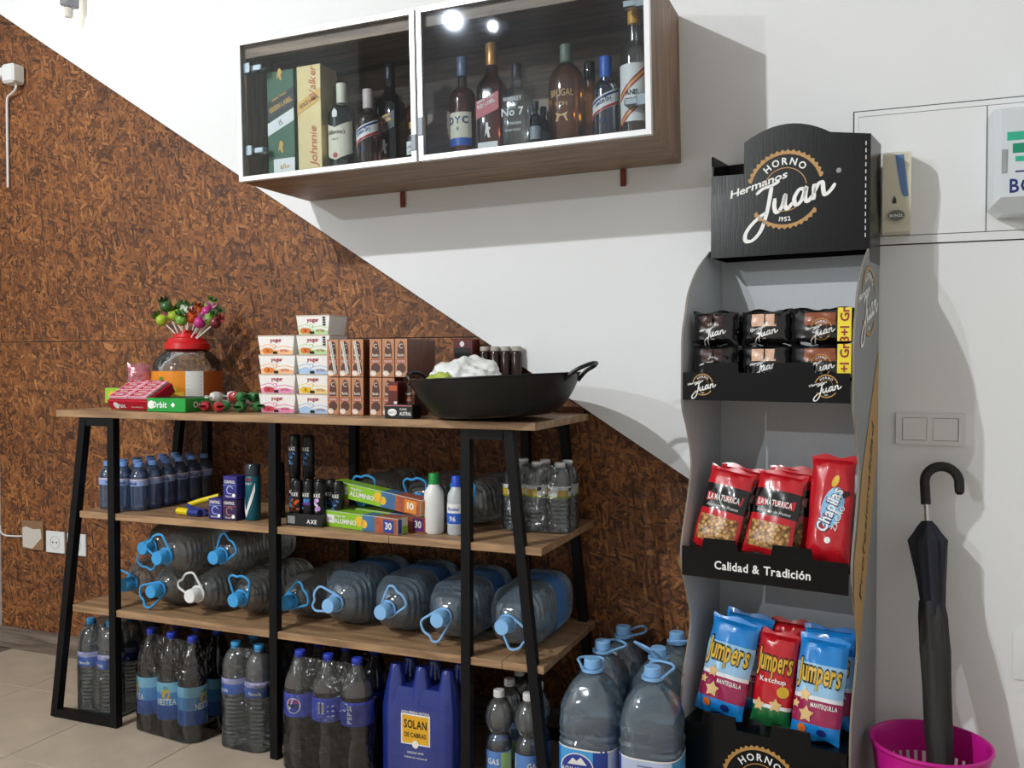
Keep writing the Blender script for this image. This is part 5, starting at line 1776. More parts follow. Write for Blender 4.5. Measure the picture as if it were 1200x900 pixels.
# --- lying water jugs
def jug(name, label, R, H, body, capm, n=3.2, label_m=None, waist=True, handle_dir=PI / 2, group=None, M=None, ribs=9, crumple=0.0):
    t = thing(name, label, 'water jug', M=M or Matrix.Identity(4), group=group)
    pr = [(R * 0.80, 0), (R * 0.94, 0.006), (R * 0.985, 0.016)]
    z1, sh_ = H * 0.60, H * 0.26
    zn = z1 + sh_
    nz = 84
    for i in range(nz + 1):
        z = 0.02 + (zn - 0.02) * i / nz
        if z < z1:
            r = R * (1 - (0.06 * math.exp(-((z / z1 - 0.47) / 0.055) ** 2) if waist else 0))
        else:
            q = (z - z1) / sh_
            r = 0.022 + (R - 0.022) * max(0.0, 1 - q ** 1.9) ** 0.62
        fade = min(1.0, max(0.0, (r - 0.03) / 0.03))
        pr.append((r - 0.0016 * fade * (1 + math.cos(2 * PI * z / 0.0165)), z))
    pr += [(0.0205, zn + 0.004), (0.0205, zn + 0.02)]
    wob = (lambda a, z: 1 + crumple * math.sin(3 * a + 40 * z) * math.sin(30 * z + a)) if crumple else None
    if wob is None:
        wob = lambda a, z: 1 + (0.014 * math.sin(z * 120 + 3.5 * math.sin(2 * a + 0.7)) * min(1, (zn - z) / 0.06) if 0.03 < z < zn - 0.01 else 0)
    k = MB(); k.lathe([(0, 0.01)] + pr + [(0, zn + 0.02)], 40, n, wob=wob); k.build('body', body, t)
    k = MB(); capmesh(k, 0.0215, zn + 0.012, H - zn - 0.012)
    k.lathe([(0.021, zn + 0.006), (0.0265, zn + 0.006), (0.0265, zn + 0.012), (0.021, zn + 0.012)], 18); k.build('cap', capm, t)
    k = MB(); zz = zn + 0.009
    lp = [(-0.024, 0.0), (-0.032, 0.03), (-0.037, 0.058), (-0.024, 0.07), (-0.008, 0.066), (0.008, 0.07), (0.024, 0.066), (0.037, 0.054), (0.032, 0.03), (0.024, 0.0)]
    k.tube([(x * math.cos(handle_dir - PI / 2) - y * math.sin(handle_dir - PI / 2), x * math.sin(handle_dir - PI / 2) + y * math.cos(handle_dir - PI / 2), zz + y * 0.15) for x, y in catmull(lp, 3)], 0.0036, 6)
    k.build('handle', capm, t)
    if label_m:
        label_m(t, R, H)
    return t

def lying(x, ycap, zc, H, spin=0.0, yaw=0.0, tilt=0.0):
    """jug lying on its side, cap towards the room; ycap is the cap's end"""
    Rm = Matrix.Rotation(yaw, 4, 'Z') @ Matrix.Rotation(PI / 2 + tilt, 4, 'X') @ Matrix.Rotation(spin, 4, 'Z')
    ax = (Rm @ Vector((0, 0, 1)))
    base = Vector((x, ycap, zc)) - ax * H
    return Matrix.Translation(base) @ Rm

HJ, RJ = 0.312, 0.0665
for px, py, lb in ((423, 578, 'clear water jug lying behind the foil boxes on the middle shelf'), (483, 583, 'clear water jug lying behind the green-capped bottle'), (546, 584, 'clear water jug lying beside the lemon water pack')):
    p = P(px, py, y=-0.335)
    p.x = min(p.x, -1.118)
    jug('water_jug', lb, RJ, HJ, PET_CLR, M_CAPB, M=lying(p.x, -0.335, ZM + RJ + 0.002, HJ, spin=0.1, yaw=0.0), handle_dir=PI / 2, group='jugs lying on the middle shelf')

# --- shrink-wrapped packs
M_WRAP = film_mat('shrink_film', '#ffffff', 0.02, 0.10, 1.0, 26, ior=1.42)
def ribbed(R, H, ribs=8, lab=(0.5, 0.66), neck=0.0125):
    pr = [(R * 0.8, 0), (R * 0.95, 0.005), (R, 0.014)]
    z1 = H * 0.72
    for i in range(ribs * 2 + 1):
        z = 0.02 + (H * lab[0] - 0.02) * i / (ribs * 2)
        pr.append((R if i % 2 == 0 else R * 0.94, z))
    pr += [(R * 0.985, H * lab[0] + 0.004), (R * 0.985, H * lab[1])]
    for i in range(1, 6):
        a = i / 5 * PI / 2
        pr.append((neck + (R - neck) * math.cos(a), H * lab[1] + 0.004 + H * (0.92 - lab[1]) * math.sin(a)))
    pr += [(neck, H * 0.945)]
    return pr
def pack(name, label, cat, pos, R, H, body, capm, prof, lab_f, wrap=True, rzs=None, M=None, bodyfun=None, group=None):
    """a pack is one thing: bottles are its parts, caps and labels their sub-parts"""
    cx = sum(p[0] for p in pos) / len(pos); cy = sum(p[1] for p in pos) / len(pos)
    zb_ = pos[0][2]
    t = thing(name, label, cat, (cx, cy, zb_), group=group)
    me_b = me_c = me_l = None
    for i, (x, y, z) in enumerate(pos):
        if me_b is None:
            k = MB(); k.lathe([(0, 0.004)] + prof + [(0, prof[-1][1])], 24, mfun=bodyfun); o = k.build('bottle', body, t); me_b = o.data
            k = MB(); capmesh(k, 0.0152, H - 0.019, 0.019); c = k.build('cap', capm, o); me_c = c.data
            k = MB(); mats_ = lab_f(k, R); l = k.build('label', mats_, o); me_l = l.data
        else:
            o = bpy.data.objects.new('bottle', me_b); COL.objects.link(o); o.parent = t
            for nm, me in (('cap', me_c), ('label', me_l)):
                c = bpy.data.objects.new(nm, me); COL.objects.link(c); c.parent = o
        o.location = (x - cx, y - cy, 0)
        o.rotation_euler = (0, 0, rzs[i % len(rzs)] if rzs else 0)
    if wrap:
        pts_ = []
        for x, y, z in pos:
            for i in range(16):
                a = 2 * PI * i / 16
                for rr, zz in ((R + 0.003, 0.004), (R + 0.003, H * 0.62), (R * 0.72, H * 0.83), (0.018, H * 0.965)):
                    pts_.append((x - cx + rr * math.cos(a), y - cy + rr * math.sin(a), zz))
        k = MB(); k.hull(pts_)
        k.build('shrink_wrap', M_WRAP, t, sharp=1.2)
    return t

def lab_lem(k, R):
    k.band(R + 0.0006, 0.098, 0.132, -180, 180, 24, mi=0)
    for a in (-60, 60, 180):
        k.band(R + 0.001, 0.1, 0.122, a - 28, a + 28, 8, mi=1); k.band(R + 0.0012, 0.098, 0.104, a - 50, a + 60, 8, mi=2)
        rect(k, cyl(R + 0.0014, 0.122, a + 40), -0.006, -0.004, 0.006, 0.006, 3)
    return [M_WLAB, M_YEL, K('olive_print', '#8a9a2a'), M_INKB]
LB = [(-0.985 + i * 0.0685, -0.252 + j * 0.0685, ZM) for i in range(3) for j in range(2)]
pack('water_pack', 'shrink-wrapped pack of clear water bottles with yellow lemon labels on the middle shelf', 'bottle pack', LB, 0.0325, 0.197, PET_CLR, M_CAPW, ribbed(0.0325, 0.197, 6, (0.46, 0.68)), lab_lem, rzs=[0.3, -0.4, 0.9])

# ================================================================== LOW SHELF: lying jugs
ZL = Z3 + 0.001
HB, RB = 0.345, 0.067
g1, g2 = 'clear jugs on the low shelf boards', 'clear jugs stacked on other jugs'
zc0 = ZL + RB + 0.0025
for x, yc, sp, lb, crumple, cm_ in ((-2.272, -0.44, 1.5, 'clear blue-capped jug on the low shelf end nearest the wall sockets', 0, M_CAPB), (-2.125, -0.475, 2.08, 'clear blue-capped jug with its handle hanging down over the board', 0, M_CAPB), (-1.972, -0.475, 0.75, 'crumpled clear jug with a white cap and handle', 0.05, M_CAPW),
                          (-1.815, -0.465, 0.0, 'clear blue-capped jug beside the crumpled white-capped jug', 0, M_CAPB), (-1.652, -0.44, -1.0, 'clear blue-capped jug behind the middle leg', 0, M_CAPB)):
    jug('water_jug', lb, RB, HB, PET_CLR, cm_, M=lying(x, yc, zc0, HB), group=g1, crumple=crumple, n=2.5, handle_dir=PI / 2 + sp)
for x, yc, sp, lb in ((-2.2, -0.43, 2.9, 'clear blue-capped jug stacked on top, at the outer end'), (-2.047, -0.53, 0.7, 'clear blue-capped jug stacked on top and sticking out furthest'), (-1.893, -0.46, -0.7, 'clear blue-capped jug stacked on top, above the white-capped one')):
    jug('water_jug', lb, RB, HB, PET_CLR, M_CAPB, M=lying(x, yc, zc0 + 0.1225, HB), group=g2, n=2.5, handle_dir=PI / 2 + sp)
def lab_jug(t, R, H):
    k = MB()
    for a0, a1, mi in ((-180, -90, 0), (-90, -10, 1), (-10, 60, 2), (60, 180, 0)):
        k.band(R * 1.012, H * 0.20, H * 0.42, a0, a1, 18, 3.2, mi=mi)
    k.build('label', [K('jug_label_blue', '#4a7cb8', 0.4), K('jug_label_grey', '#93a3b4', 0.4), K('jug_label_sky', '#6fa6d8', 0.4)], t)
HS, RS = 0.375, 0.082
for x, yc, sp, lb in ((-1.482, -0.462, 1.4, 'light blue-capped jug with its handle sideways, next to the clear jugs'), (-1.307, -0.465, -0.7, 'light blue-capped jug with its handle pointing up'), (-1.125, -0.475, 2.4, 'light blue-capped jug with its handle dropping over the board edge'), (-0.936, -0.47, -2.4, 'light blue-capped jug at the low shelf end above the standing jugs')):
    jug('water_jug', lb, RS, HS, PET_SKY, M_CAPS, M=lying(x, yc, ZL + RS + 0.003, HS), label_m=lab_jug, handle_dir=PI / 2 + sp, group='light blue jugs on the low shelf', ribs=8)

# ================================================================== BOTTLES ON THE FLOOR
Z0 = 0.001
def lab_water(k, R):
    k.band(R + 0.0006, 0.165, 0.212, seg=24, mi=0); k.band(R + 0.001, 0.195, 0.2115, seg=24, mi=1)
    for a in (0, 120, 240):
        text(k, 'Nevada', 0.011, cyl(R + 0.0014, 0.178, a), 2, 'b', width=0.04)
    return [M_LBLU, K('lilac_band', '#a9a6cc', 0.4), M_INKW]
W1 = [(-2.447 + i * 0.086, -0.402 + j * 0.086, Z0) for j in range(3) for i in range(2)]
pr_w = ribbed(0.042, 0.315, 11, (0.50, 0.70))
pack('water_pack', 'shrink-wrapped pack of ribbed water bottles standing inside the leg frame nearest the wall sockets', 'bottle pack', W1, 0.042, 0.315, PET_CLR, M_CAPB, pr_w, lab_water, rzs=[0.2, -0.3, 0.6])
W2 = [(-1.832 + i * 0.086, -0.43 + j * 0.086, Z0) for j in range(3) for i in range(2)]
pack('water_pack', 'shrink-wrapped pack of ribbed water bottles between the iced tea and the middle leg', 'bottle pack', W2, 0.042, 0.315, PET_CLR, M_CAPB, pr_w, lab_water, rzs=[-0.4, 0.3, 0.1])

def lab_tea(k, R):
    k.band(R + 0.0006, 0.055, 0.10, seg=24, mi=0); k.band(R + 0.0006, 0.10, 0.14, seg=24, mi=1); k.band(R + 0.0006, 0.14, 0.172, seg=24, mi=2)
    for a in (-20, 160):
        text(k, 'NESTEA', 0.02, cyl(R + 0.0016, 0.112, a + 22), 3, 'b', width=0.062)
        k.flat(oval(0, 0, 0.014, 0.016), cyl(R + 0.001, 0.135, a + 20), 4)
        k.flat([(-0.012, 0), (0, 0.006), (0.012, 0.0), (0, -0.004)], cyl(R + 0.0014, 0.155, a + 20), 5)
        for j in range(5):
            rect(k, cyl(R + 0.001, 0.062 + j * 0.008, a + 105), -0.016, 0, 0.016, 0.003, 6)
    return [K('tea_deep', '#2f5fae', 0.4), K('tea_mid', '#4f93cc', 0.4), K('tea_sky', '#86c4de', 0.4), M_INKW, M_YEL, K('tea_leaf', '#3f8a3a'), K('tea_smalltext', '#9fc4e6')]
M_TEA = mat('iced_tea', '#1c1210', 0.06, vary=0.2, coat=0.6)
N1 = []
for j in range(2):
    for i in range(3):
        N1.append((-2.168 + i * 0.0925 + j * 0.02, -0.425 - i * 0.012 + j * 0.0925, Z0))
pack('iced_tea_pack', 'shrink-wrapped pack of dark iced tea bottles with blue labels on the floor', 'bottle pack', N1, 0.045, 0.318, M_TEA, M_CAPD,
     [(0.036, 0), (0.043, 0.005), (0.045, 0.015), (0.045, 0.05), (0.044, 0.054), (0.044, 0.175), (0.045, 0.18), (0.044, 0.205), (0.038, 0.24), (0.026, 0.272), (0.0135, 0.292), (0.0125, 0.3)], lab_tea, rzs=[-0.5, 0.3, 1.5])

def lab_cola(k, R):
    k.band(R + 0.0006, 0.155, 0.222, seg=24, mi=0)
    def globe(a):
        k.flat(oval(0, 0, 0.022, 0.022, 20), cyl(R + 0.0010, 0.188, a), 1)
        top = [(0.0195 * math.cos(x), 0.0195 * math.sin(x)) for x in [0.25 + (PI - 0.5) * i / 10 for i in range(11)]]
        k.flat(top + [(-0.017, 0.006), (0.0, 0.0075), (0.017, 0.006)], cyl(R + 0.0014, 0.188, a), 2)
        k.flat([(x, -y) for x, y in top] + [(-0.017, -0.006), (0.0, -0.0075), (0.017, -0.006)], cyl(R + 0.0014, 0.188, a), 3)
        text(k, 'PEPSI', 0.0095, cyl(R + 0.002, 0.188, a), 4, 'b', width=0.036)
    globe(0)
    text(k, 'PEPSI', 0.014, cyl(R + 0.0012, 0.188, 120), 1, 'b', rot=PI / 2, width=0.05)
    rect(k, cyl(R + 0.0012, 0.19, 240), -0.009, -0.012, 0.009, 0.02, 1)
    for i in range(6):
        rect(k, cyl(R + 0.0016, 0.19, 240), -0.008 + i * 0.0028, -0.01, -0.0068 + i * 0.0028, 0.018, 4)
    for j in range(3):
        rect(k, cyl(R + 0.0012, 0.17 + j * 0.014, 275), -0.010, 0, 0.010, 0.003, 1)
    return [K('cola_blue', '#3a49b4', 0.4), M_INKW, K('cola_red', '#c8202c', 0.4), K('cola_navy', '#22307e', 0.4), M_INKB]
M_COLA = mat('cola', '#140d0c', 0.06, vary=0.2, coat=0.6)
PET_TOP = mat('cola_bottle_shoulder', '#4a4745', 0.08, vary=0.2, coat=0.6)
C1 = [(-1.562 + i * 0.0955, -0.482 + j * 0.0955, Z0) for j in range(2) for i in range(3)]
prc = [(0.034, 0), (0.042, 0.004), (0.046, 0.02), (0.0455, 0.05), (0.0425, 0.075), (0.0405, 0.095), (0.0425, 0.12), (0.046, 0.145), (0.0462, 0.153), (0.0462, 0.225), (0.0455, 0.235), (0.041, 0.258), (0.031, 0.282), (0.018, 0.303), (0.0128, 0.312), (0.0125, 0.322)]
pk = pack('cola_pack', 'shrink-wrapped pack of dark cola bottles with blue labels on the floor', 'bottle pack', C1, 0.0462, 0.335, [M_COLA, PET_TOP], M_CAPD, prc, lab_cola, rzs=[0.15, -4.1, -2.05, 0.4, 0.1, 0.5], bodyfun=lambda z: 1 if z > 0.24 else 0)

# blue film pack with the yellow square
t = thing('water_pack', 'deep blue film-wrapped water pack with a yellow square label on the floor', 'bottle pack', (-1.192, -0.39, Z0))
M_SOL = mat('deep_blue_film', '#20307e', 0.16, vary=0.12, coat=0.7, bump=0.25, bscale=28)
prs = [(0.03, 0), (0.038, 0.005), (0.0405, 0.02), (0.0405, 0.19), (0.037, 0.22), (0.03, 0.26), (0.022, 0.29), (0.018, 0.312), (0.014, 0.318)]
me_ = None
for i in range(3):
    for j in range(2):
        if me_ is None:
            k = MB(); k.lathe([(0, 0.0)] + prs + [(0, 0.318)], 24); o = k.build('wrapped_bottle', M_SOL, t); me_ = o.data
        else:
            o = bpy.data.objects.new('wrapped_bottle', me_); COL.objects.link(o); o.parent = t
        o.location = ((i - 1) * 0.081, (j - 0.5) * 0.081, 0)
k = MB(); k.hull([((i - 1) * 0.081 + rr * math.cos(PI * q / 8), (j - 0.5) * 0.081 + rr * math.sin(PI * q / 8), zz) for i in range(3) for j in range(2) for q in range(16) for rr, zz in ((0.038, 0.004), (0.0405, 0.02), (0.0405, 0.205), (0.024, 0.262))]); k.build('film', M_SOL, t, sharp=1.2)
k = MB(); f0, f1, f2 = [plane((0, -0.0818 - e, 0), (1, 0, 0), (0, 0, 1)) for e in (0, 0.0006, 0.0012)]
cx = 0.0

rect(k, f0, -0.045, 0.110, 0.045, 0.195, 1); rect(k, f1, -0.041, 0.114, 0.041, 0.191, 0)
text(k, 'SOLAN', 0.024, lambda a, b: f2(cx + a, 0.168 + b), 2, 'b', width=0.07)
text(k, 'DE CABRAS', 0.013, lambda a, b: f2(cx + a, 0.138 + b), 2, 'b', width=0.066)
k.flat(oval(cx, 0.112, 0.010, 0.011), f2, 1)
text(k, 'AGUA MINERAL NATURAL', 0.007, lambda a, b: f0(cx + a, 0.2 + b), 1, 'b', width=0.088)
text(k, 'DESDE 1790', 0.006, lambda a, b: f0(cx + a, 0.088 + b), 1, 'n', width=0.05); text(k, 'mineral natural', 0.006, lambda a, b: f0(cx + a, 0.075 + b), 1, 'n', width=0.07)
k.build('print', [K('solar_yellow', '#e0a82a'), M_WLAB, M_INKB], t)

# clear round-shouldered bottles inside the leg frame beside the big jugs
def lab_soda(k, R):
    k.band(R + 0.0006, 0.055, 0.115, seg=24, mi=0); k.band(R + 0.001, 0.058, 0.112, 20, 75, 8, mi=1); k.band(R + 0.001, 0.058, 0.112, 200, 255, 8, mi=2)
    text(k, 'GAS', 0.016, cyl(R + 0.0014, 0.088, -15), 3, 'b', width=0.034); text(k, 'GAS', 0.016, cyl(R + 0.0014, 0.088, 165), 3, 'b', width=0.034)
    return [K('soda_label', '#5f88c8', 0.4), K('soda_green', '#9ec27a', 0.4), K('soda_pale', '#cfd6e0', 0.4), M_INKW]
prb = [(0.028, 0), (0.034, 0.005), (0.036, 0.018), (0.036, 0.05), (0.0345, 0.055), (0.0345, 0.118), (0.036, 0.122), (0.035, 0.135), (0.027, 0.15), (0.022, 0.156), (0.024, 0.162), (0.033, 0.172), (0.0385, 0.19), (0.0385, 0.208), (0.034, 0.226), (0.024, 0.242), (0.0135, 0.252), (0.0125, 0.262)]
sb = None
for (x, y, rz) in ((-0.97, -0.405, 0.2), (-0.885, -0.4, 1.0), (-0.975, -0.315, -0.5), (-0.89, -0.312, 2.6), (-0.98, -0.225, 0.9)):
    if sb is None:
        sb = thing('soda_bottle', 'clear soda bottle with a round bulb shoulder inside the leg frame beside the big jugs', 'bottle', (x, y, Z0), rz, group='bulb-shouldered bottles')
        k = MB(); k.lathe([(0, 0.004)] + prb + [(0, 0.262)], 24); k.build('body', PET_CLR, sb)
        k = MB(); capmesh(k, 0.0152, 0.255, 0.019); k.build('cap', M_CAPW, sb)
        k = MB(); m_ = lab_soda(k, 0.0352); k.build('label', m_, sb)
    else:
        dup(sb, (x, y, Z0), rz)

# big standing jugs
def lab_nev(t, R, H):
    k = MB()
    n = 3.2
    z0, z1 = 0.085, 0.185
    Rl = R * 1.012
    for a0, a1, mi in ((-45, 20, 0), (20, 45, 1), (45, 135, 2), (135, 225, 0), (225, 315, 3)):
        k.band(Rl, z0, z1, a0, a1, 14, n, mi=mi)
    k.band(Rl * 1.003, z1 - 0.004, z1, seg=48, n=n, mi=4); k.band(Rl * 1.003, z0, z0 + 0.004, seg=48, n=n, mi=4)
    fl = plane((-0.012, -Rl * 1.0 - 0.002, 0.138), (1, 0, 0), (0, 0, 1)); fl2 = plane((-0.012, -Rl - 0.0028, 0.138), (1, 0, 0), (0, 0, 1)); fl3 = plane((-0.012, -Rl - 0.0036, 0.138), (1, 0, 0), (0, 0, 1))
    k.flat(oval(0, 0, 0.044, 0.036, 24), fl, 4); k.flat(oval(0, 0, 0.041, 0.033, 24), fl2, 5)
    k.flat([(-0.026, 0.006), (-0.012, 0.024), (-0.002, 0.016), (0.01, 0.027), (0.026, 0.008)], fl3, 4)
    text(k, 'AGUA NEVADA', 0.013, lambda a, b: fl3(a, -0.006 + b), 4, 'b', width=0.082)
    text(k, '8 L', 0.008, lambda a, b: fl3(0.06 + a, -0.038 + b), 4, 'n')
    # small print on the back panel
    for j in range(7):
        k.add([Vector((Rl + 0.001, -0.02, 0.1 + j * 0.011)), Vector((Rl + 0.001, 0.02, 0.1 + j * 0.011)), Vector((Rl + 0.001, 0.02, 0.104 + j * 0.011)), Vector((Rl + 0.001, -0.02, 0.104 + j * 0.011))], [(0, 1, 2, 3)], 6)
    k.build('label', [K('nev_blue', '#4aa0dc', 0.35), K('nev_navy', '#27408e', 0.35), K('nev_pale', '#b9c6e2', 0.35), K('nev_deep', '#2f6cc0', 0.35), M_WLAB, K('nev_oval', '#2a3f96', 0.35), K('nev_ink', '#6d7a9c', 0.4)], t)
def big_jug(label, x, y, rz, hd_, R=0.0785, H=0.395, group=None):
    t = thing('water_jug', label, 'water jug', (x, y, Z0), rz, group)
    pr = [(R * 0.85, 0), (R * 0.97, 0.006), (R, 0.02)]
    for i in range(9):
        pr.append((R * (1 if i % 2 == 0 else 0.96), 0.026 + i * 0.007))
    pr += [(R, 0.084), (R, 0.187), (R * 1.01, 0.192), (R * 0.97, 0.2), (R * 1.01, 0.21), (R * 0.965, 0.219), (R, 0.228), (R, 0.25), (R * 0.97, 0.265)]
    for i in range(1, 25):
        q = i / 24
        pr.append((0.021 + (R * 0.97 - 0.021) * max(0, 1 - q ** 1.7) ** 0.75, 0.265 + 0.095 * q))
    pr += [(0.0205, 0.362), (0.0205, 0.372)]
    k = MB(); k.lathe([(0, 0.01)] + pr + [(0, 0.372)], 36, 3.2, wob=lambda a, z: 1 + (0.022 * math.sin(z * 110 + 2.4 * math.sin(2 * a)) * (1 if z < 0.25 else 0.55) if 0.192 < z < 0.33 else 0)); k.build('body', PET_SKY, t)
    k = MB(); capmesh(k, 0.0215, 0.371, 0.024); k.lathe([(0.0205, 0.363), (0.0285, 0.363), (0.0285, 0.37), (0.0205, 0.37)], 18); k.build('cap', M_CAPS, t)
    k = MB()
    lp = [(-0.026, 0.0), (-0.03, 0.03), (-0.034, 0.052), (-0.02, 0.064), (0.0, 0.066), (0.02, 0.064), (0.034, 0.052), (0.03, 0.03), (0.026, 0.0)]
    hx = hd_[0]
    k.tube([(x_ * math.cos(hx) - y_ * math.sin(hx), x_ * math.sin(hx) + y_ * math.cos(hx), 0.3675 + y_ * hd_[1]) for x_, y_ in catmull(lp, 3)], 0.0036, 6); k.build('handle', M_CAPS, t)
    lab_nev(t, R, 0)
big_jug('big blue-tinted water jug with oval label showing, standing in front by the black shelf leg', -0.701, -0.415, -0.03, (0.4, 0.15))
big_jug('big blue-tinted water jug with printed panel showing, standing in front by the display stand', -0.54, -0.417, -1.57, (1.3, 0.3))
for x, y, rz, hd_ in ((-0.72, -0.255, 0.0, (-0.6, 0.2)), (-0.562, -0.257, 1.57, (0.9, 0.7)), (-0.703, -0.096, 0.0, (-1.2, 0.3)), (-0.545, -0.097, 3.14, (0.5, 0.3))):
    big_jug('big blue-tinted water jug standing in the rows behind the front two', x, y, rz, hd_, group='big jugs behind the front two')

# ================================================================== FITTINGS ON THE WALLS
M_PLW = K('white_switch_plastic', '#dfe1e1', 0.35, vary=0.02)
def wall_rect(px0, py0, px1, py1, y):
    a, b_ = P(px0, py0, y=y), P(px1, py1, y=y)
    return a.x, b_.z, b_.x, a.z
# switch
x0, z0, x1, z1 = wall_rect(1050, 482, 1131, 524, WY)
zc = (z0 + z1) / 2; hgt = 0.084
sw = thing('light_switch', 'white double light switch plate on the wall above the umbrella', 'switch', (x0, WY - 0.0005, zc - hgt / 2))
wd = x1 - x0
k = MB()
fr = [(0, 0, wd, 0.012), (0, hgt - 0.012, wd, hgt), (0, 0.012, 0.016, hgt - 0.012), (wd - 0.016, 0.012, wd, hgt - 0.012), (wd / 2 - 0.008, 0.012, wd / 2 + 0.008, hgt - 0.012)]
for a, b_, c_, d_ in fr:
    k.box(a, -0.008, b_, c_, 0, d_)
k.build('frame', M_PLW, sw)
for s_ in (0, 1):
    xa = 0.0172 + s_ * (wd / 2 - 0.0092); xb = xa + wd / 2 - 0.0264
    k = MB(); k.hull([(xa, 0, 0.0132), (xb, 0, 0.0132), (xb, -0.011, 0.0132), (xa, -0.011, 0.0132), (xa, 0, hgt - 0.0132), (xb, 0, hgt - 0.0132), (xb, -0.0085, hgt - 0.0132), (xa, -0.0085, hgt - 0.0132)])
    k.build('rocker', M_PLW, sw)

# sockets on the strand board
soc = None
for px in (56, 82):
    p = P(px, 637, y=0)
    if soc is None:
        sp0 = p
        soc = thing('wall_socket', 'white round-well wall socket low on the strand board', 'socket', (p.x, -0.0005, 0.41), group='pair of wall sockets')
        k = MB(); k.cbox(0, -0.009, 0, 0.098, 0, 0.086, 0.002); k.build('plate', M_PLW, soc)
        k = MB(); n_ = 24
        k.X = Matrix.Translation((0.049, -0.0092, 0.043)) @ Matrix.Rotation(PI / 2, 4, 'X')
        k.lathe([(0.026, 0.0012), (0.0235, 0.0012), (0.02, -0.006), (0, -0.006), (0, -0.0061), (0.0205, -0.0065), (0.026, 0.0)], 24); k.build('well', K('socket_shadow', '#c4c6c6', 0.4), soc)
        k = MB()
        for s_ in (-1, 1):
            k.tube([(0.049 + s_ * 0.0095, -0.0095, 0.043), (0.049 + s_ * 0.0095, -0.012, 0.043)], 0.0027, 8)
        k.build('contact_hole', M_INKB, soc)
    else:
        dup(soc, (sp0.x + 0.112, -0.0005, 0.408))
# wooden junction cover with cable
p0, p1 = P(28, 609, y=0), P(53, 645, y=0)
jc = thing('junction_cover', 'small wooden cover with white paint smear and a cable entering it', 'cover plate', (p0.x, -0.0005, p1.z))
w_ = p1.x - p0.x; h_ = p0.z - p1.z
k = MB(); k.cbox(0, -0.01, 0, w_, 0, h_, 0.002); k.build('board', K('plywood', '#8a6a4c', 0.6, vary=0.2), jc)
k = MB(); k.flat([(0.006, 0.01), (w_ * 0.5, 0.004), (w_ * 0.95, h_ * 0.45), (w_ * 0.9, h_ * 0.75), (w_ * 0.55, h_ * 0.72), (w_ * 0.2, h_ * 0.8), (0.004, h_ * 0.75)], lambda a, b_: Vector((a, -0.0108, b_)), 0); k.build('paint', K('old_paint', '#c9c4ba', 0.6), jc)
cab_ = thing('cable', 'white cable running along the wall to the wooden cover', 'cable', (p0.x - 0.13, 0, p1.z))
k = MB(); k.tube(catmull([(0.004, -0.005, 0.085), (0.006, -0.006, 0.06), (0.03, -0.006, 0.047), (0.08, -0.006, 0.047), (0.128, -0.006, 0.05)], 4), 0.0035, 6); k.build('sheath', M_PLW, cab_)
# upper sensor bracket with cable
pc = P(15, 90, y=-0.03)
sn = thing('sensor', 'white sensor box on a bracket high up at the strand board edge', 'sensor', (pc.x, -0.0005, pc.z - 0.03))
k = MB(); k.cbox(-0.03, -0.06, 0, 0.035, 0, 0.075, 0.008); k.build('housing', M_PLW, sn)
k = MB(); k.cbox(-0.085, -0.05, 0.03, -0.028, -0.012, 0.068, 0.006); k.build('bracket', M_PLW, sn)
k = MB(); k.tube(catmull([(0.018, -0.03, 0.0), (0.014, -0.03, -0.02), (-0.02, -0.02, -0.032), (-0.052, -0.012, -0.045), (-0.058, -0.01, -0.12), (-0.058, -0.01, -0.4)], 4), 0.0045, 6); k.build('cable', M_PLW, sn)

# access cover
ex0, ez1 = P(1000, 135, y=WY).x, 1.846
ez0, ex1 = 1.481, 0.75
ec = thing('access_cover', 'white flush access cover with thin dark joints on the wall', 'access panel', (ex0, WY - 0.0005, ez0))
W_, H_ = ex1 - ex0, ez1 - ez0
k = MB(); k.box(0, -0.001, 0, W_, 0, H_); k.build('joint_shadow_sheet', M_JOINT_SHADOW, ec)  # dark sheet that paints shadow into the joints of the cover
k = MB()
dw = P(1156, 200, y=WY).x - ex0
k.box(0.003, -0.004, 0.003, W_ - 0.003, -0.0012, 0.024); k.box(0.003, -0.004, H_ - 0.016, W_ - 0.003, -0.0012, H_ - 0.003)
k.box(0.003, -0.004, 0.024, 0.014, -0.0012, H_ - 0.016)
k.build('frame', M_WHITE, ec)
k = MB(); k.box(0.0145, -0.004, 0.026, dw - 0.0012, -0.0012, H_ - 0.0175); k.build('door', M_WHITE, ec)
k = MB(); k.box(dw + 0.0012, -0.004, 0.026, W_ - 0.006, -0.0012, H_ - 0.0175); k.build('door', M_WHITE, ec)

# soap dispenser
sx, sz1 = P(1027, 182, y=-0.09).x, P(1040, 180, y=-0.09).z
sz0 = P(1040, 275, y=-0.06).z
sx = -0.009
so = thing('soap_dispenser', 'cream soap dispenser with a blue level window behind the display header', 'dispenser', (sx, WY - 0.006, sz0))
hh = sz1 - sz0
M_CRM = K('cream_plastic', '#d9d4bf', 0.4, vary=0.04)
k = MB()
prof = [(0, 0), (-0.07, 0.0), (-0.072, 0.03), (-0.085, 0.06), (-0.092, hh * 0.7), (-0.082, hh - 0.01), (-0.06, hh), (0, hh)]
k.prism(prof, lambda a, b_, h: (h, a, b_), 0.068); k.build('housing', M_CRM, so)
fs_ = lambda a, b_, e=0.0012: Vector((a, (-0.0725 - (b_ - 0.03) * 0.43 if b_ < 0.06 else -0.085 - (b_ - 0.06) * 0.007 / (hh * 0.7 - 0.06)) - e if b_ < hh * 0.7 else -0.092 + (b_ - hh * 0.7) * 0.01 / (hh * 0.3 - 0.01) - e, b_))
k = MB()
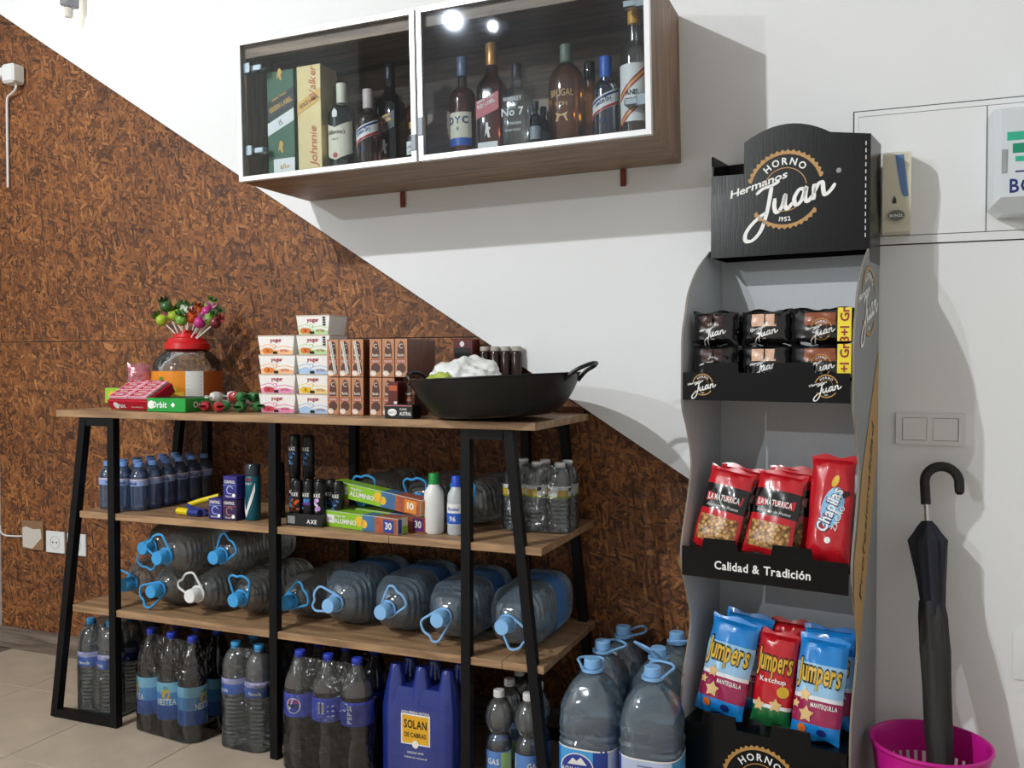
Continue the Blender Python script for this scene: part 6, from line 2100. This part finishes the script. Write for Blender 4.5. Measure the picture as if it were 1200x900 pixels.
k.add([fs_(0.03, hh - 0.012), fs_(0.05, hh - 0.012), fs_(0.056, hh * 0.7), fs_(0.062, hh * 0.42), fs_(0.05, hh * 0.42), fs_(0.044, hh * 0.5), fs_(0.037, hh * 0.7)], [(0, 1, 2, 6), (6, 2, 3, 4, 5)]); k.build('level_window', K('blue_window', '#5f82b4', 0.25), so)
k = MB()
k.flat(oval(0.034, 0.04, 0.02, 0.014), lambda a, b_: Vector((a, -0.0855, b_)), 0); text(k, 'BUNZL', 0.007, lambda a, b_: Vector((0.034 + a, -0.0862, 0.04 + b_)), 1, 'b', width=0.032)
k.flat([(0.024, hh * 0.34), (0.034, hh * 0.34), (0.034, hh * 0.38), (0.029, hh * 0.44), (0.024, hh * 0.38)], fs_, 2)
k.build('badge', [K('badge_grey', '#6b6d68'), M_INKW, K('drop_grey', '#3a3a36')], so)

# paper dispenser
q0, q1 = P(1163, 125, y=-0.15), P(1160, 250, y=-0.15)
pd = thing('paper_dispenser', 'white paper dispenser with green blocks and navy lettering beside the access cover', 'dispenser', (q0.x, WY - 0.006, q1.z))
W_, H_, D_ = 0.26, q0.z - q1.z, 0.125
k = MB()
ring = []
for (a, z) in ((-0.0, 0.0),):
    pass
k.hull([(x, y, z) for x, y, z in [(0, 0, 0.02), (W_, 0, 0.02), (0, 0, H_), (W_, 0, H_), (0.004, -D_ + 0.02, 0.02), (W_ - 0.004, -D_ + 0.02, 0.02), (0.004, -D_ + 0.025, H_ - 0.005), (W_ - 0.004, -D_ + 0.025, H_ - 0.005), (0.02, -D_, 0.035), (W_ - 0.02, -D_, 0.035), (0.02, -D_ + 0.006, H_ - 0.012), (W_ - 0.02, -D_ + 0.006, H_ - 0.012), (0.02, -0.01, 0), (W_ - 0.02, -0.01, 0), (0.03, -D_ * 0.7, 0.0), (W_ - 0.03, -D_ * 0.7, 0.0)]])
k.build('housing', K('cool_white_plastic', '#d3dade', 0.25, vary=0.02), pd)
fp = plane((0, -D_ - 0.0012, 0), (1, 0, 0), (0, 0.006 / (H_ - 0.047), 1))
k = MB()
for a0, b0, a1, b1, mi in ((0.032, 0.66, 0.16, 0.74, 0), (0.044, 0.54, 0.17, 0.63, 1), (0.05, 0.46, 0.15, 0.51, 0)):
    rect(k, fp, a0, b0 * H_, a1, b1 * H_, mi)
rect(k, fp, 0.05, 0.36 * H_, 0.17, 0.375 * H_, 2)
text(k, 'BOBINAS', 0.034, lambda a, b_: fp(0.038 + a, 0.24 * H_ + b_), 2, 'b', width=0.17, align='l')
k.build('print', [K('mint_print', '#35b08e'), K('deep_mint_print', '#1f8a68'), M_NAVY], pd)
k = MB(); k.cbox(0.02, -D_ - 0.0008, H_ * 0.36, 0.032, -D_ + 0.004, H_ * 0.58, 0.001); k.build('level_slot', K('slot_grey', '#9aa5a5', 0.4), pd)

# blank plate at the right edge
p0, p1 = P(1187, 738, y=WY), P(1187, 795, y=WY)
bt = thing('blank_plate', 'plain white rounded blanking plate low on the wall', 'cover plate', (p0.x, WY - 0.0005, p1.z))
k = MB(); k.cbox(0, -0.006, 0, 0.16, 0, p0.z - p1.z, 0.005); k.build('plate', M_WHITE, bt)

# ================================================================== UMBRELLA IN THE PINK BASKET
BX, BY, BH, BR = 0.112, -0.275, 0.245, 0.138
M_PINK = K('pink_plastic', '#c2178a', 0.35, vary=0.04)
bk = thing('waste_basket', 'magenta plastic basket with slotted sides beside the display stand', 'basket', (BX, BY, 0.0008))
k = MB(); k.lathe([(0, 0), (0.098, 0), (0.1, 0.004), (0.102, 0.03), (0.099, 0.03), (0.097, 0.004), (0, 0.003)], 44); k.build('base', M_PINK, bk)
k = MB(); k.lathe([(0.1265, 0.175), (0.134, 0.236), (0.138, 0.24), (0.1405, 0.244), (0.139, 0.249), (0.134, 0.249), (0.130, 0.243), (0.1235, 0.175)], 48); k.build('rim', M_PINK, bk)
k = MB(); k.lathe([(0.1135, 0.1), (0.1145, 0.112), (0.1115, 0.112), (0.1105, 0.1)], 44); k.build('hoop', M_PINK, bk)
sl = None
NS = 40
for i in range(NS):
    a = 2 * PI * i / NS
    if sl is None:
        k = MB(); k.hull([(0.0985 + dx, s_ * 0.0042, 0.028) for dx in (0, 0.003) for s_ in (-1, 1)] + [(0.1238 + dx, s_ * 0.0052, 0.178) for dx in (0, 0.003) for s_ in (-1, 1)])
        sl = k.build('slat', M_PINK, bk); o = sl
    else:
        o = bpy.data.objects.new('slat', sl.data); COL.objects.link(o); o.parent = bk
    o.rotation_euler = (0, 0, a)

foot = Vector((BX + 0.035, BY - 0.02, 0.012))
top = P(1085, 590, y=-0.105)           # where the handle meets the shaft
ax = top - foot
UM = Matrix.Translation(foot) @ ax.to_track_quat('Z', 'Y').to_matrix().to_4x4()
un = thing('umbrella', 'folded dark umbrella with a hooked black handle leaning in the basket', 'umbrella', M=UM)
L_ = ax.length
M_NYL = K('navy_nylon', '#171a26', 0.6, vary=0.2); M_NYL2 = K('charcoal_nylon', '#2b2a29', 0.65, vary=0.2, stretch=(3, 3, 0.3))
lob = lambda a, z: 1 + 0.12 * math.sin(7 * a + 14 * z)
zc_ = L_ - 0.045
k = MB(); k.lathe([(0, 0.05), (0.012, 0.05), (0.024, 0.12), (0.031, 0.25), (0.034, 0.45), (0.032, zc_ - 0.24), (0.0275, zc_ - 0.2), (0, zc_ - 0.2)], 42, wob=lob); k.build('canopy', M_NYL2, un)
k = MB(); k.lathe([(0, zc_ - 0.215), (0.027, zc_ - 0.21), (0.03, zc_ - 0.16), (0.038, zc_ - 0.09), (0.043, zc_ - 0.05), (0.03, zc_ - 0.03), (0.02, zc_ - 0.012), (0.011, zc_), (0, zc_)], 42, wob=lambda a, z: 1 + 0.16 * math.sin(5 * a + 10 * z) + 0.06 * math.sin(11 * a)); k.build('canopy_top', M_NYL, un)
k = MB(); k.lathe([(0.0285, zc_ - 0.235), (0.0305, zc_ - 0.235), (0.0305, zc_ - 0.2), (0.0285, zc_ - 0.2)], 28); k.build('strap', M_NYL, un)
k = MB(); k.tube([(0, 0, 0), (0, 0, 0.02), (0, 0, L_ + 0.005)], 0.0058, 10); k.build('shaft', K('chrome', '#c9ccce', 0.12, metal=1.0, vary=0), un)
k = MB(); k.lathe([(0, 0), (0.004, 0), (0.007, 0.012), (0.008, 0.05), (0, 0.055)], 12); k.build('tip', M_BLAB, un)
inv = UM.to_3x3().inverted()
rdir = (inv @ Vector((math.cos(0.15), math.sin(0.15) * 0.3, 0))).normalized(); rdir.z = 0; rdir.normalize()
hr = 0.041
zs = L_ + 0.055
hp = [(0, 0, L_ - 0.002), (0, 0, L_ + 0.03), (0, 0, zs)]
for i in range(1, 13):
    a = PI - PI * i / 12 * 1.05
    q = rdir * (hr + hr * math.cos(a)); hp.append((q.x, q.y, zs + hr * math.sin(a)))
q = rdir * (2 * hr); hp.append((q.x - rdir.x * 0.001, q.y, zs - 0.026))
k = MB(); hp.append((hp[-1][0], hp[-1][1], hp[-1][2] - 0.006)); k.tube(hp, 0.0125, 12, rads=[0.0125] * (len(hp) - 2) + [0.0115, 0.006]); k.build('handle', K('black_rubber', '#1c1c1d', 0.55, vary=0.1), un)

# ================================================================== LAMPS
M_BULB = mat('lit_bulb', '#fff6e6', 0.4, emit=4.0, vary=0)
M_FIT = K('grey_lamp_fitting', '#8f9196', 0.4, metal=0.3)
lp = thing('spot_lamp', 'grey spot lamp with a glowing bulb below the ceiling by the strand board', 'lamp', LAMP_WALL)
k = MB(); k.lathe([(0, -0.055)] + [(0.055 * math.sin(PI * i / 12), -0.055 * math.cos(PI * i / 12)) for i in range(1, 12)] + [(0, 0.055)], 24); k.build('bulb', M_BULB, lp)
k = MB(); k.cbox(0.07, -0.03, -0.01, 0.115, 0.03, 0.11, 0.006); k.cbox(-0.03, -0.02, 0.056, 0.09, 0.02, 0.085, 0.004); k.build('bracket', M_FIT, lp)
k = MB(); k.lathe([(0, 0), (0.014, 0.0), (0.017, 0.01), (0.017, 0.035), (0, 0.035)], 16); o = k.build('sensor_cap', K('lamp_cap', '#d5d2c6', 0.4), lp); o.location = (0.088, 0, -0.046)
k = MB(); k.tube([(0.09, 0, 0.11), (0.09, 0, ZC - LAMP_WALL[2])], 0.012, 10); k.build('stem', M_FIT, lp)
for nm, (lx, ly, lz) in (('pendant lamp with added light-blocking hood hanging high in front of the cabinet', LAMP_KEY), ('pendant lamp with added light-blocking hood hanging close beside another pendant', LAMP_TWIN), ('pendant lamp with added light-blocking hood hanging far back in the shop', LAMP_FAR)):
    t = thing('pendant_lamp', nm, 'lamp', (lx, ly, lz))
    k = MB(); k.lathe([(0.108, 0.0), (0.112, 0.0), (0.07, 0.05), (0.02, 0.085), (0, 0.085), (0, 0.08), (0.018, 0.08), (0.067, 0.047)], 20); k.build('light_block_hood', K('light_block_grey', '#3a3b3d', 0.6), t)  # unseen hood added to keep the lamp's light off the ceiling
    k = MB(); k.tube([(0, 0, 0.085), (0, 0, ZC - lz)], 0.006, 8); k.build('cord', M_FIT, t)
